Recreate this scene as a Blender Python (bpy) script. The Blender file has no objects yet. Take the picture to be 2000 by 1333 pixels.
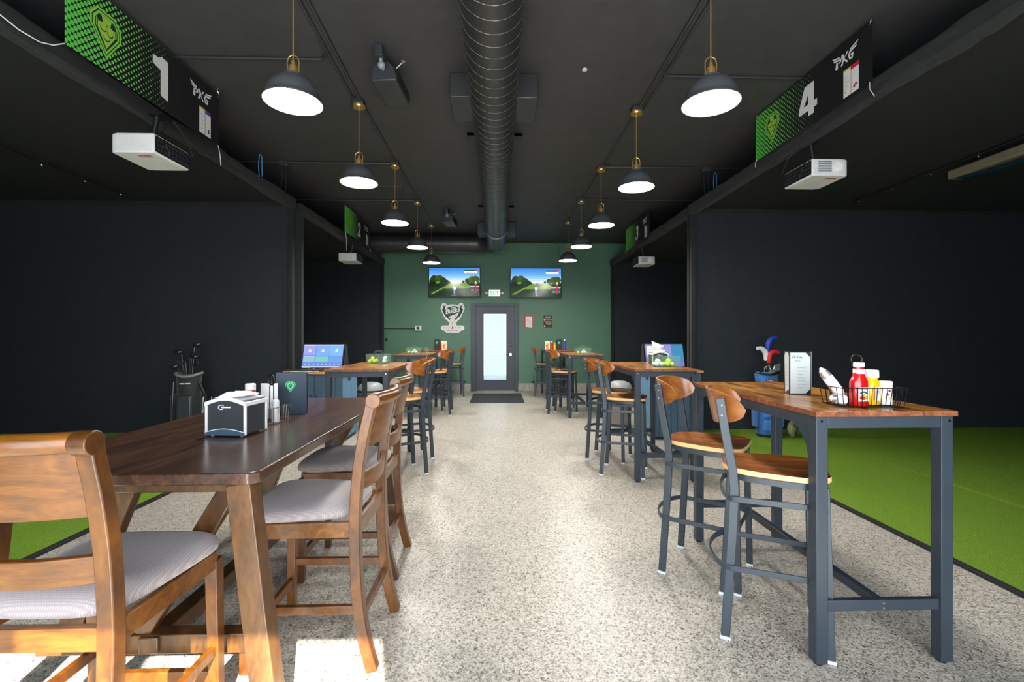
import bpy, bmesh, math, random
from mathutils import Vector, Matrix, noise
S = bpy.context.scene
COL = S.collection
random.seed(7)
PI = math.pi
# ---------------------------------------------------------------- camera, world, light
cd = bpy.data.cameras.new('camera'); cam = bpy.data.objects.new('camera', cd); COL.objects.link(cam)
cam.location = (0, 0, 1.367); cam.rotation_euler = (PI / 2, 0, math.radians(-1.65))
cd.sensor_width = 36; cd.lens = 16.2; cd.shift_y = -0.00475; cd.clip_start = 0.05; cd.clip_end = 300
S.camera = cam
W = bpy.data.worlds.new('world'); S.world = W; W.use_nodes = True
wn = W.node_tree.nodes; wb = wn['Background']
wb.inputs[0].default_value = (0.86, 0.93, 1.0, 1); wb.inputs[1].default_value = 2.3
S.view_settings.view_transform = 'Standard'; S.view_settings.look = 'None'
S.view_settings.gamma = 1; S.view_settings.use_curve_mapping = False
S.view_settings.exposure = 0.5
def light(name, kind, loc, rot, energy, color, **kw):
    d = bpy.data.lights.new(name, kind); d.energy = energy; d.color = color
    for k, v in kw.items(): setattr(d, k, v)
    o = bpy.data.objects.new(name, d); COL.objects.link(o); o.location = loc; o.rotation_euler = rot
    return o
sun_dir = Vector((-0.30, 1.0, -0.70)).normalized()
sun = light('sun', 'SUN', (0, -6, 8), sun_dir.to_track_quat('-Z', 'Y').to_euler(), 26.0, (1.0, 0.94, 0.84), angle=0.009)
win = light('window_daylight', 'AREA', (0.0, -1.05, 1.55), (PI / 2, 0, PI), 165.0, (0.86, 0.93, 1.0), shape='RECTANGLE', size=4.9, size_y=2.5)
win.rotation_euler = (Vector((0, 1, -0.12))).to_track_quat('-Z', 'Z').to_euler()
LAMP_E = 105.0
S.cycles.use_denoising = True
S.cycles.max_bounces = 7; S.cycles.diffuse_bounces = 4; S.cycles.glossy_bounces = 4
S.cycles.transmission_bounces = 6; S.cycles.transparent_max_bounces = 10
S.cycles.sample_clamp_indirect = 6.0; S.cycles.caustics_reflective = False; S.cycles.caustics_refractive = False

# ---------------------------------------------------------------- material helpers
def lin(c):
    if isinstance(c, str):
        c = c.lstrip('#'); c = tuple(int(c[i:i + 2], 16) / 255 for i in (0, 2, 4))
    return tuple((x / 12.92 if x <= 0.04045 else ((x + 0.055) / 1.055) ** 2.4) for x in c)
MATS = {}
def mat(name, color='#808080', rough=0.5, metal=0.0, emit=None, es=0.0, trans=0.0, coat=0.0, spec=0.5, alpha=1.0, sheen=0.0, vary=0.06, bump=0.0, bscale=60):
    m = bpy.data.materials.new(name); m.use_nodes = True; n = m.node_tree.nodes; l = m.node_tree.links
    b = n['Principled BSDF']; c = lin(color) + (1,)
    b.inputs['Base Color'].default_value = c; b.inputs['Roughness'].default_value = rough
    b.inputs['Metallic'].default_value = metal; b.inputs['Specular IOR Level'].default_value = spec
    b.inputs['Coat Weight'].default_value = coat; b.inputs['Transmission Weight'].default_value = trans
    b.inputs['Alpha'].default_value = alpha; b.inputs['Sheen Weight'].default_value = sheen
    if emit is not None:
        b.inputs['Emission Color'].default_value = lin(emit) + (1,); b.inputs['Emission Strength'].default_value = es
    tc = n.new('ShaderNodeTexCoord')
    if vary > 0 and emit is None and trans == 0:
        nz = n.new('ShaderNodeTexNoise'); nz.inputs['Scale'].default_value = 7; nz.inputs['Detail'].default_value = 4
        l.new(tc.outputs['Object'], nz.inputs['Vector'])
        mr = n.new('ShaderNodeMapRange'); mr.inputs[1].default_value = 0.3; mr.inputs[2].default_value = 0.7
        mr.inputs[3].default_value = 1 - vary; mr.inputs[4].default_value = 1 + vary
        l.new(nz.outputs[0], mr.inputs[0])
        mx = n.new('ShaderNodeVectorMath'); mx.operation = 'SCALE'; mx.inputs[0].default_value = c[:3]
        l.new(mr.outputs[0], mx.inputs['Scale']); l.new(mx.outputs[0], b.inputs['Base Color'])
    if bump > 0:
        nz = n.new('ShaderNodeTexNoise'); nz.inputs['Scale'].default_value = bscale; nz.inputs['Detail'].default_value = 5
        l.new(tc.outputs['Object'], nz.inputs['Vector'])
        bp = n.new('ShaderNodeBump'); bp.inputs['Strength'].default_value = bump; bp.inputs['Distance'].default_value = 0.01
        l.new(nz.outputs[0], bp.inputs['Height']); l.new(bp.outputs[0], b.inputs['Normal'])
    MATS[name] = m
    return m
def ramp(n, stops, interp='LINEAR'):
    r = n.new('ShaderNodeValToRGB'); r.color_ramp.interpolation = interp
    e = r.color_ramp.elements
    while len(e) < len(stops): e.new(0.5)
    for i, (p, c) in enumerate(stops):
        e[i].position = p; e[i].color = lin(c) + (1,)
    return r
def wood(name, stops, scale=(3, 3, 3), rough=0.35, coat=0.3, nscale=3.0, dist=1.2, spec=0.5, streak=0.35):
    m = bpy.data.materials.new(name); m.use_nodes = True; n = m.node_tree.nodes; l = m.node_tree.links; b = n['Principled BSDF']
    tc = n.new('ShaderNodeTexCoord'); mp = n.new('ShaderNodeMapping'); mp.inputs['Scale'].default_value = scale
    l.new(tc.outputs['Object'], mp.inputs[0])
    a = n.new('ShaderNodeTexNoise'); a.inputs['Scale'].default_value = nscale; a.inputs['Detail'].default_value = 6
    a.inputs['Distortion'].default_value = dist; a.inputs['Roughness'].default_value = 0.6; l.new(mp.outputs[0], a.inputs['Vector'])
    f = n.new('ShaderNodeTexNoise'); f.inputs['Scale'].default_value = nscale * 9; f.inputs['Detail'].default_value = 3; l.new(mp.outputs[0], f.inputs['Vector'])
    mx = n.new('ShaderNodeMath'); mx.operation = 'MULTIPLY_ADD'; mx.inputs[1].default_value = streak
    l.new(f.outputs[0], mx.inputs[0])
    sb = n.new('ShaderNodeMath'); sb.operation = 'SUBTRACT'; sb.inputs[1].default_value = streak / 2; l.new(a.outputs[0], sb.inputs[0]); l.new(sb.outputs[0], mx.inputs[2])
    r = ramp(n, stops); l.new(mx.outputs[0], r.inputs[0]); l.new(r.outputs[0], b.inputs['Base Color'])
    b.inputs['Roughness'].default_value = rough; b.inputs['Coat Weight'].default_value = coat; b.inputs['Coat Roughness'].default_value = 0.2
    b.inputs['Specular IOR Level'].default_value = spec
    bp = n.new('ShaderNodeBump'); bp.inputs['Strength'].default_value = 0.08; bp.inputs['Distance'].default_value = 0.004
    l.new(f.outputs[0], bp.inputs['Height']); l.new(bp.outputs[0], b.inputs['Normal'])
    MATS[name] = m
    return m
mat('black_paint', '#3e3f42', 0.6, vary=0.1, bump=0.12, bscale=90)
mat('green_paint', '#56806a', 0.5, vary=0.03, bump=0.05, bscale=150)
mat('dark_wall', '#1a1c1e', 0.8)
mat('black_fabric', '#272d33', 0.95, vary=0.10, bump=0.25, bscale=260)
mat('roof_fabric', '#171b1c', 0.95, vary=0.12, bump=0.2, bscale=200)
mat('black_drape', '#1e2224', 0.9, sheen=0.05, vary=0.2, bump=0.3, bscale=120)
mat('duct_metal', '#47494b', 0.38, 0.55, vary=0.06)
mat('seam_metal', '#8a8c8e', 0.35, 0.5)
mat('slate_metal', '#3c464f', 0.34, 0.25, vary=0.05)
mat('table_metal', '#323c47', 0.42, 0.15, vary=0.05)
mat('black_plastic', '#1b1d20', 0.38)
mat('dark_grey_plastic', '#33373c', 0.4)
mat('grey_plastic', '#8b9093', 0.4)
mat('white_plastic', '#e6e8ea', 0.35)
mat('white_gloss', '#f2f2f0', 0.2)
mat('paper', '#f0f0ee', 0.8)
mat('chrome', '#d5d7d9', 0.15, 1.0)
mat('brass', '#d2ab62', 0.3, 0.75)
mat('shade_metal', '#6a6e74', 0.35, 0.5)
mat('shade_inner', '#f4f4f0', 0.5)
mat('lamp_glow', '#ffffff', 0.5, emit='#fffaf2', es=LAMP_E)
mat('foot', '#dfe6ea', 0.5)
mat('ply_edge', '#ecc28a', 0.45)
mat('back_edge', '#a97444', 0.45)
mat('door_paint', '#3a4450', 0.4)
mat('blue_board', '#3b5366', 0.5, vary=0.08)
mat('rubber', '#17181a', 0.8)
mat('mat_rubber', '#2f3338', 0.85, vary=0.25, bump=0.5, bscale=200)
mat('bag_black', '#23282a', 0.75, sheen=0.3, vary=0.2, bump=0.2)
mat('bag_blue', '#2f6fb8', 0.7, sheen=0.3, vary=0.12, bump=0.25)
mat('camo', '#8d8a63', 0.8, vary=0.5)
mat('red_cover', '#c8232d', 0.5); mat('blue_cover', '#2a3fae', 0.5); mat('white_cover', '#e2e2e0', 0.5)
mat('iron_dark', '#505458', 0.3, 0.8)
mat('ball_white', '#f0f4f0', 0.35, vary=0.03); mat('ball_yellow', '#e3ea22', 0.4, vary=0.05)
mat('ketchup', '#c4151b', 0.15, coat=0.5); mat('mustard', '#f0be12', 0.2, coat=0.4)
mat('cord_white', '#d8d8d8', 0.6); mat('cord_blue', '#4f9ad8', 0.5); mat('cord_black', '#111214', 0.6)
mat('wire_black', '#141416', 0.4, 0.4)
mat('foil', '#b9bab8', 0.3, 0.7, bump=0.6, bscale=40)
mat('conduit', '#4b4d50', 0.4, 0.5)
mat('taupe', '#7a746a', 0.6)
mat('sensor_body', '#77705f', 0.4); mat('sensor_lens', '#0b3340', 0.12)
mat('lit_board', '#5c86a6', 0.5)  # blue_board lightened for the lit cabinet side, light painted into the colour
mat('outdoor', '#9a9a98', 0.9)
mat('blind', '#f3f6f8', 0.7, trans=0.0)
wood('bar_top', [(0.34, '#38210d'), (0.45, '#7a4a1b'), (0.54, '#a06a2b'), (0.68, '#c0904a')], (8, 0.8, 8), 0.3, 0.25, 3.0, 1.0)
wood('bar_edge', [(0.3, '#4d2816'), (0.6, '#8d5030'), (0.8, '#a86f48')], (3, 3, 3), 0.5, 0.1, 6)
wood('stool_wood', [(0.2, '#5d3215'), (0.45, '#8c5224'), (0.7, '#a96c34')], (1.2, 9, 9), 0.26, 0.5, 2.0, 0.8, streak=0.2)
wood('chair_wood', [(0.25, '#2c1808'), (0.5, '#573009'), (0.75, '#754710')], (2, 2, 1.2), 0.34, 0.22, 3.5, 1.5, streak=0.2)
wood('slat_wood', [(0.25, '#341c06'), (0.5, '#63390a'), (0.75, '#825012')], (7, 1.0, 7), 0.34, 0.22, 2.5, 1.5, streak=0.2)
wood('table_dark', [(0.25, '#241610'), (0.5, '#412a1e'), (0.78, '#61432f')], (5, 0.8, 5), 0.26, 0.4, 2.2, 1.6)
wood('table_leg', [(0.25, '#2c1a0c'), (0.5, '#503418'), (0.75, '#6e4a28')], (3, 3, 1), 0.35, 0.3, 3.0, 1.0)
wood('board_gold', [(0.3, '#b98035'), (0.7, '#dfb061')], (2, 6, 2), 0.4, 0.2)

def terrazzo():
    m = bpy.data.materials.new('terrazzo'); m.use_nodes = True; n = m.node_tree.nodes; l = m.node_tree.links; b = n['Principled BSDF']
    tc = n.new('ShaderNodeTexCoord')
    nz0 = n.new('ShaderNodeTexNoise'); nz0.inputs['Scale'].default_value = 60; l.new(tc.outputs['Object'], nz0.inputs['Vector'])
    ad = n.new('ShaderNodeVectorMath'); ad.operation = 'MULTIPLY_ADD'; ad.inputs[1].default_value = (0.006, 0.006, 0.0)
    l.new(nz0.outputs['Color'], ad.inputs[0]); l.new(tc.outputs['Object'], ad.inputs[2])
    v = n.new('ShaderNodeTexVoronoi'); v.inputs['Scale'].default_value = 150; l.new(ad.outputs[0], v.inputs['Vector'])
    sp = n.new('ShaderNodeSeparateColor'); l.new(v.outputs['Color'], sp.inputs[0])
    r = ramp(n, [(0.0, '#3e3a36'), (0.11, '#77716a'), (0.24, '#a49d91'), (0.44, '#b9b3a7'), (0.68, '#c5c0b5'), (0.87, '#d6d2c9')], 'CONSTANT')
    l.new(sp.outputs[0], r.inputs[0])
    v2 = n.new('ShaderNodeTexVoronoi'); v2.inputs['Scale'].default_value = 75; l.new(ad.outputs[0], v2.inputs['Vector'])
    sp2 = n.new('ShaderNodeSeparateColor'); l.new(v2.outputs['Color'], sp2.inputs[0])
    r2 = ramp(n, [(0.0, '#c2bdb1'), (0.55, '#aea798'), (0.78, '#8c8477'), (0.91, '#5a544c')], 'CONSTANT'); l.new(sp2.outputs[1], r2.inputs[0])
    mx = n.new('ShaderNodeMix'); mx.data_type = 'RGBA'; mx.inputs[0].default_value = 0.35
    l.new(r.outputs[0], mx.inputs[6]); l.new(r2.outputs[0], mx.inputs[7])
    big = n.new('ShaderNodeTexNoise'); big.inputs['Scale'].default_value = 1.3; big.inputs['Detail'].default_value = 5; l.new(tc.outputs['Object'], big.inputs['Vector'])
    mr = n.new('ShaderNodeMapRange'); mr.inputs[1].default_value = 0.3; mr.inputs[2].default_value = 0.7; mr.inputs[3].default_value = 0.93; mr.inputs[4].default_value = 1.05
    l.new(big.outputs[0], mr.inputs[0])
    sc = n.new('ShaderNodeVectorMath'); sc.operation = 'SCALE'; l.new(mx.outputs[2], sc.inputs[0]); l.new(mr.outputs[0], sc.inputs['Scale'])
    l.new(sc.outputs[0], b.inputs['Base Color'])
    b.inputs['Roughness'].default_value = 0.36; b.inputs['Specular IOR Level'].default_value = 0.5
    bp = n.new('ShaderNodeBump'); bp.inputs['Strength'].default_value = 0.05; bp.inputs['Distance'].default_value = 0.002
    l.new(v.outputs['Distance'], bp.inputs['Height']); l.new(bp.outputs[0], b.inputs['Normal'])
    MATS['terrazzo'] = m
terrazzo()
def turf():
    m = bpy.data.materials.new('turf'); m.use_nodes = True; n = m.node_tree.nodes; l = m.node_tree.links; b = n['Principled BSDF']
    tc = n.new('ShaderNodeTexCoord'); a = n.new('ShaderNodeTexNoise'); a.inputs['Scale'].default_value = 220; a.inputs['Detail'].default_value = 3
    l.new(tc.outputs['Object'], a.inputs['Vector'])
    r = ramp(n, [(0.3, '#4a6a1c'), (0.5, '#6c8f2c'), (0.7, '#8fae48')]); l.new(a.outputs[0], r.inputs[0]); l.new(r.outputs[0], b.inputs['Base Color'])
    b.inputs['Roughness'].default_value = 0.95; b.inputs['Specular IOR Level'].default_value = 0.1
    bp = n.new('ShaderNodeBump'); bp.inputs['Strength'].default_value = 0.5; bp.inputs['Distance'].default_value = 0.006
    l.new(a.outputs[0], bp.inputs['Height']); l.new(bp.outputs[0], b.inputs['Normal']); MATS['turf'] = m
turf()
def weave():
    m = bpy.data.materials.new('seat_fabric'); m.use_nodes = True; n = m.node_tree.nodes; l = m.node_tree.links; b = n['Principled BSDF']
    tc = n.new('ShaderNodeTexCoord')
    w1 = n.new('ShaderNodeTexWave'); w1.bands_direction = 'X'; w1.inputs['Scale'].default_value = 46; w1.inputs['Distortion'].default_value = 0.6
    w2 = n.new('ShaderNodeTexWave'); w2.bands_direction = 'Y'; w2.inputs['Scale'].default_value = 46; w2.inputs['Distortion'].default_value = 0.6
    l.new(tc.outputs['Object'], w1.inputs['Vector']); l.new(tc.outputs['Object'], w2.inputs['Vector'])
    mm = n.new('ShaderNodeMath'); mm.operation = 'MULTIPLY'; l.new(w1.outputs[1], mm.inputs[0]); l.new(w2.outputs[1], mm.inputs[1])
    r = ramp(n, [(0.0, '#90878a'), (0.5, '#9f9697'), (1.0, '#aea5a5')]); l.new(mm.outputs[0], r.inputs[0]); l.new(r.outputs[0], b.inputs['Base Color'])
    b.inputs['Roughness'].default_value = 0.95; b.inputs['Sheen Weight'].default_value = 0.3
    bp = n.new('ShaderNodeBump'); bp.inputs['Strength'].default_value = 0.1; bp.inputs['Distance'].default_value = 0.001
    l.new(mm.outputs[0], bp.inputs['Height']); l.new(bp.outputs[0], b.inputs['Normal']); MATS['seat_fabric'] = m
weave()
def colmat(name, emit=0.0, rough=0.55):
    m = bpy.data.materials.new(name); m.use_nodes = True; n = m.node_tree.nodes; l = m.node_tree.links; b = n['Principled BSDF']
    a = n.new('ShaderNodeAttribute'); a.attribute_name = 'Col'
    b.inputs['Roughness'].default_value = rough
    if emit > 0:
        b.inputs['Base Color'].default_value = (0.01, 0.01, 0.01, 1)
        l.new(a.outputs['Color'], b.inputs['Emission Color']); b.inputs['Emission Strength'].default_value = emit
    else: l.new(a.outputs['Color'], b.inputs['Base Color'])
    MATS[name] = m
colmat('print'); colmat('print_gloss', rough=0.2); colmat('screen', 0.85, 0.15); colmat('screen_dim', 0.05, 0.5); colmat('sign_glow', 1.0)
def tinted(name, tint, clear=0.8, rough=0.05):
    m = bpy.data.materials.new(name); m.use_nodes = True; n = m.node_tree.nodes; l = m.node_tree.links
    n.clear(); o = n.new('ShaderNodeOutputMaterial'); t = n.new('ShaderNodeBsdfTransparent'); t.inputs[0].default_value = lin(tint) + (1,)
    g = n.new('ShaderNodeBsdfPrincipled'); g.inputs['Base Color'].default_value = lin(tint) + (1,); g.inputs['Roughness'].default_value = rough
    mx = n.new('ShaderNodeMixShader'); mx.inputs[0].default_value = 1 - clear
    l.new(t.outputs[0], mx.inputs[1]); l.new(g.outputs[0], mx.inputs[2]); l.new(mx.outputs[0], o.inputs[0]); MATS[name] = m
tinted('clear_plastic', '#effaf5', 0.95); tinted('glass_pane', '#f2fbff', 0.9)
def translucent(name, c):
    m = bpy.data.materials.new(name); m.use_nodes = True; n = m.node_tree.nodes; l = m.node_tree.links
    n.clear(); o = n.new('ShaderNodeOutputMaterial'); t = n.new('ShaderNodeBsdfTranslucent'); t.inputs[0].default_value = lin(c) + (1,)
    g = n.new('ShaderNodeBsdfDiffuse'); g.inputs[0].default_value = lin(c) + (1,)
    mx = n.new('ShaderNodeMixShader'); mx.inputs[0].default_value = 0.5
    l.new(t.outputs[0], mx.inputs[1]); l.new(g.outputs[0], mx.inputs[2]); l.new(mx.outputs[0], o.inputs[0]); MATS[name] = m
translucent('blind', '#f6f9fb')
def halftone(name, stripes=False, flip=False):
    m = bpy.data.materials.new(name); m.use_nodes = True; n = m.node_tree.nodes; l = m.node_tree.links; b = n['Principled BSDF']
    tc = n.new('ShaderNodeTexCoord'); sx = n.new('ShaderNodeSeparateXYZ'); l.new(tc.outputs['Object'], sx.inputs[0])
    def M(op, a, c=None, d=None):
        q = n.new('ShaderNodeMath'); q.operation = op
        for i, v in enumerate((a, c, d)):
            if v is None: continue
            if isinstance(v, (int, float)): q.inputs[i].default_value = v
            else: l.new(v, q.inputs[i])
        return q.outputs[0]
    X = sx.outputs[0]; Z = sx.outputs[2]
    if stripes:
        u = M('MULTIPLY', M('ADD', X, M('MULTIPLY', Z, 0.75)), 46.0) if not flip else M('MULTIPLY', M('SUBTRACT', Z, M('MULTIPLY', X, 0.6)), 50.0)
        d = M('ABSOLUTE', M('SUBTRACT', M('FRACT', u), 0.5))
        rad = M('SUBTRACT', 0.50, M('MULTIPLY', X, 0.62))
        on = M('LESS_THAN', d, rad)
    else:
        k = 31.0
        u = M('MULTIPLY', M('ADD', X, Z), k * 0.7071); v = M('MULTIPLY', M('SUBTRACT', X, Z), k * 0.7071)
        du = M('SUBTRACT', M('FRACT', u), 0.5); dv = M('SUBTRACT', M('FRACT', v), 0.5)
        d = M('SQRT', M('ADD', M('MULTIPLY', du, du), M('MULTIPLY', dv, dv)))
        rad = M('SUBTRACT', 0.50, M('MULTIPLY', X, 0.47))
        on = M('LESS_THAN', d, rad)
    cr = ramp(n, [(0.0, '#5fd852'), (0.6, '#7fcf66'), (1.0, '#8a9a86')]); l.new(X, cr.inputs[0])
    mx = n.new('ShaderNodeMix'); mx.data_type = 'RGBA'; mx.inputs[6].default_value = lin('#17191b') + (1,)
    l.new(on, mx.inputs[0]); l.new(cr.outputs[0], mx.inputs[7]); l.new(mx.outputs[2], b.inputs['Base Color'])
    b.inputs['Roughness'].default_value = 0.55; MATS[name] = m
halftone('banner_dots'); halftone('banner_stripes', True); halftone('banner_stripes_two', True, True)

# ---------------------------------------------------------------- mesh builder
class MB:
    def __init__(s): s.v = []; s.f = []; s.m = []; s.k = 0
    def mi(s, k): s.k = k; return s
    def add(s, vs, fs):
        o = len(s.v); s.v += [tuple(v) for v in vs]
        for f in fs: s.f.append(tuple(i + o for i in f)); s.m.append(s.k)
        return s
    def box(s, c, d, rot=None):
        vs = [Vector((x * d[0] / 2, y * d[1] / 2, z * d[2] / 2)) for x in (-1, 1) for y in (-1, 1) for z in (-1, 1)]
        if rot is not None: vs = [rot @ v for v in vs]
        vs = [v + Vector(c) for v in vs]
        return s.add(vs, [(0, 1, 3, 2), (4, 6, 7, 5), (0, 4, 5, 1), (2, 3, 7, 6), (0, 2, 6, 4), (1, 5, 7, 3)])
    def bb(s, x0, x1, y0, y1, z0, z1): return s.box(((x0 + x1) / 2, (y0 + y1) / 2, (z0 + z1) / 2), (abs(x1 - x0), abs(y1 - y0), abs(z1 - z0)))
    def beam(s, p0, p1, w, h, up=(0, 0, 1), w2=None, h2=None):
        p0 = Vector(p0); p1 = Vector(p1); t = (p1 - p0).normalized(); a = t.cross(Vector(up))
        if a.length < 1e-4: a = t.cross(Vector((0, 1, 0)))
        a.normalize(); b = a.cross(t).normalized(); vs = []
        for p, ww, hh in ((p0, w, h), (p1, w2 or w, h2 or h)):
            for i, j in ((-1, -1), (1, -1), (1, 1), (-1, 1)): vs.append(p + a * ww / 2 * i + b * hh / 2 * j)
        return s.add(vs, [(3, 2, 1, 0), (4, 5, 6, 7), (0, 1, 5, 4), (1, 2, 6, 5), (2, 3, 7, 6), (3, 0, 4, 7)])
    def sweep(s, pts, sec, closed=False, up=(0, 0, 1), scales=None, caps=True):
        pts = [Vector(p) for p in pts]; n = len(pts); k = len(sec); vs = []; U = Vector(up); prev = None
        for i, p in enumerate(pts):
            if closed: t = pts[(i + 1) % n] - pts[i - 1]
            else: t = pts[min(i + 1, n - 1)] - pts[max(i - 1, 0)]
            t.normalize()
            if prev is None or up != 'auto':
                ref = U if abs(t.dot(U)) < 0.97 else Vector((0, 1, 0))
                a = t.cross(ref).normalized()
            b = a.cross(t).normalized()
            sc = scales[i] if scales else 1
            for q in sec: vs.append(p + a * q[0] * sc + b * q[1] * sc)
        fs = []
        for i in range(n if closed else n - 1):
            j = (i + 1) % n
            for c in range(k): fs.append((i * k + c, i * k + (c + 1) % k, j * k + (c + 1) % k, j * k + c))
        if not closed and caps: fs.append(tuple(range(k - 1, -1, -1))); fs.append(tuple((n - 1) * k + c for c in range(k)))
        return s.add(vs, fs)
    def tube(s, pts, r, n=8, closed=False, scales=None, up=(0, 0, 1)):
        return s.sweep(pts, [(r * math.cos(2 * PI * i / n), r * math.sin(2 * PI * i / n)) for i in range(n)], closed, up, scales)
    def lathe(s, prof, c=(0, 0, 0), n=24, rot=None, sx=1, sy=1, closed=False):
        vs = []
        for r, z in prof:
            for i in range(n):
                a = 2 * PI * i / n; v = Vector((r * math.cos(a) * sx, r * math.sin(a) * sy, z))
                if rot is not None: v = rot @ v
                vs.append(v + Vector(c))
        fs = []
        for j in range(len(prof) - 1):
            for i in range(n): fs.append((j * n + i, j * n + (i + 1) % n, (j + 1) * n + (i + 1) % n, (j + 1) * n + i))
        if prof[0][0] > 1e-5: fs.append(tuple(range(n - 1, -1, -1)))
        if prof[-1][0] > 1e-5: fs.append(tuple((len(prof) - 1) * n + i for i in range(n)))
        return s.add(vs, fs)
    def cyl(s, p0, p1, r, n=16, r2=None):
        p0 = Vector(p0); p1 = Vector(p1); d = p1 - p0
        return s.lathe([(r, 0), (r2 if r2 is not None else r, d.length)], p0, n, d.to_track_quat('Z', 'Y').to_matrix())
    def ball(s, c, r, n=12, m=8, sc=(1, 1, 1), rot=None):
        vs = []; fs = []
        for j in range(1, m):
            th = PI * j / m
            for i in range(n):
                a = 2 * PI * i / n; v = Vector((r * math.sin(th) * math.cos(a) * sc[0], r * math.sin(th) * math.sin(a) * sc[1], r * math.cos(th) * sc[2]))
                vs.append(v)
        vs += [Vector((0, 0, r * sc[2])), Vector((0, 0, -r * sc[2]))]
        for j in range(m - 2):
            for i in range(n): fs.append((j * n + i, (j + 1) * n + i, (j + 1) * n + (i + 1) % n, j * n + (i + 1) % n))
        T = len(vs) - 2; B = T + 1
        for i in range(n): fs.append((T, i, (i + 1) % n)); fs.append((B, (m - 2) * n + (i + 1) % n, (m - 2) * n + i))
        if rot is not None: vs = [rot @ v for v in vs]
        return s.add([v + Vector(c) for v in vs], fs)
    def prism(s, poly, o, U, V, t):          # poly in 2d, plane origin o, axes U V, extruded along UxV by t
        o = Vector(o); U = Vector(U); V = Vector(V); N = U.cross(V).normalized(); k = len(poly)
        vs = [o + U * x + V * y for x, y in poly] + [o + U * x + V * y + N * t for x, y in poly]
        return s.add(vs, [tuple(range(k - 1, -1, -1)), tuple(range(k, 2 * k))] + [(i, (i + 1) % k, k + (i + 1) % k, k + i) for i in range(k)])
    def ribbon(s, line, th, y0, y1, th2=None):        # centreline in xz, thickness, extruded in y
        n = len(line); L = []; R = []
        for i, (x, z) in enumerate(line):
            a = line[max(i - 1, 0)]; b = line[min(i + 1, n - 1)]; dx, dz = b[0] - a[0], b[1] - a[1]; q = math.hypot(dx, dz)
            t = th if th2 is None else th + (th2 - th) * i / (n - 1)
            L.append((x - dz / q * t / 2, z + dx / q * t / 2)); R.append((x + dz / q * t / 2, z - dx / q * t / 2))
        vs = []
        for i in range(n):
            for (x, z) in (L[i], R[i]):
                vs += [(x, y0, z), (x, y1, z)]
        fs = [(0, 1, 3, 2), ((n - 1) * 4, (n - 1) * 4 + 2, (n - 1) * 4 + 3, (n - 1) * 4 + 1)]
        for i in range(n - 1):
            a = i * 4; b = a + 4
            fs += [(a, b, b + 1, a + 1), (a + 2, a + 3, b + 3, b + 2), (a, a + 2, b + 2, b), (a + 1, b + 1, b + 3, a + 3)]
        return s.add(vs, fs)
    def build(s, name, mats, parent=None, bevel=0, sharp=35, seg=2, loc=None, rz=None):
        me = bpy.data.meshes.new(name); me.from_pydata(s.v, [], s.f)
        if isinstance(mats, str): mats = [mats]
        for m in mats: me.materials.append(MATS[m])
        me.polygons.foreach_set('material_index', s.m)
        bm = bmesh.new(); bm.from_mesh(me); bmesh.ops.recalc_face_normals(bm, faces=bm.faces); bm.to_mesh(me); bm.free()
        me.polygons.foreach_set('use_smooth', [True] * len(me.polygons)); me.set_sharp_from_angle(angle=math.radians(sharp)); me.update()
        o = bpy.data.objects.new(name, me); COL.objects.link(o)
        if parent is not None: o.parent = parent
        if loc is not None: o.location = loc
        if rz is not None: o.rotation_euler.z = rz
        if bevel > 0:
            b = o.modifiers.new('bevel', 'BEVEL'); b.width = bevel; b.segments = seg; b.limit_method = 'ANGLE'; b.angle_limit = math.radians(40); b.use_clamp_overlap = True
        return o
def tag(o, label=None, cat=None, group=None, kind=None):
    if label: o['label'] = label
    if cat: o['category'] = cat
    if group: o['group'] = group
    if kind: o['kind'] = kind
    return o
def T(name, label, cat, loc=(0, 0, 0), rz=0, group=None):
    o = bpy.data.objects.new(name, None); o.empty_display_size = 0.1; COL.objects.link(o); o.location = loc; o.rotation_euler.z = rz
    return tag(o, label, cat, group)
def ST(o): o['kind'] = 'structure'; return o
def copy_tree(o, parent=None):
    c = o.copy(); COL.objects.link(c); c.parent = parent
    for ch in [x for x in bpy.data.objects if x.parent == o]: copy_tree(ch, c)
    return c
def dup(o, loc, rz, label, group=None):
    c = copy_tree(o); c.location = loc; c.rotation_euler.z = rz; c['label'] = label
    if group: c['group'] = group
    return c
_tc = {}
def text_geo(t, size=1.0, bold=0.0, shear=0.0, sp=1.0):
    key = (t, bold, shear, sp)
    if key not in _tc:
        c = bpy.data.curves.new('t', 'FONT'); c.body = t; c.offset = bold; c.shear = shear; c.space_character = sp; c.resolution_u = 3
        o = bpy.data.objects.new('t', c); COL.objects.link(o)
        dg = bpy.context.evaluated_depsgraph_get(); ev = o.evaluated_get(dg); me = ev.to_mesh()
        V = [(v.co.x, v.co.y) for v in me.vertices]; F = [tuple(p.vertices) for p in me.polygons]
        ev.to_mesh_clear(); bpy.data.objects.remove(o); bpy.data.curves.remove(c)
        if V:
            x0 = min(v[0] for v in V); x1 = max(v[0] for v in V); y0 = min(v[1] for v in V); y1 = max(v[1] for v in V)
            V = [((x - x0) / (y1 - y0), (y - y0) / (y1 - y0)) for x, y in V]
        _tc[key] = (V, F)
    return _tc[key]
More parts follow.
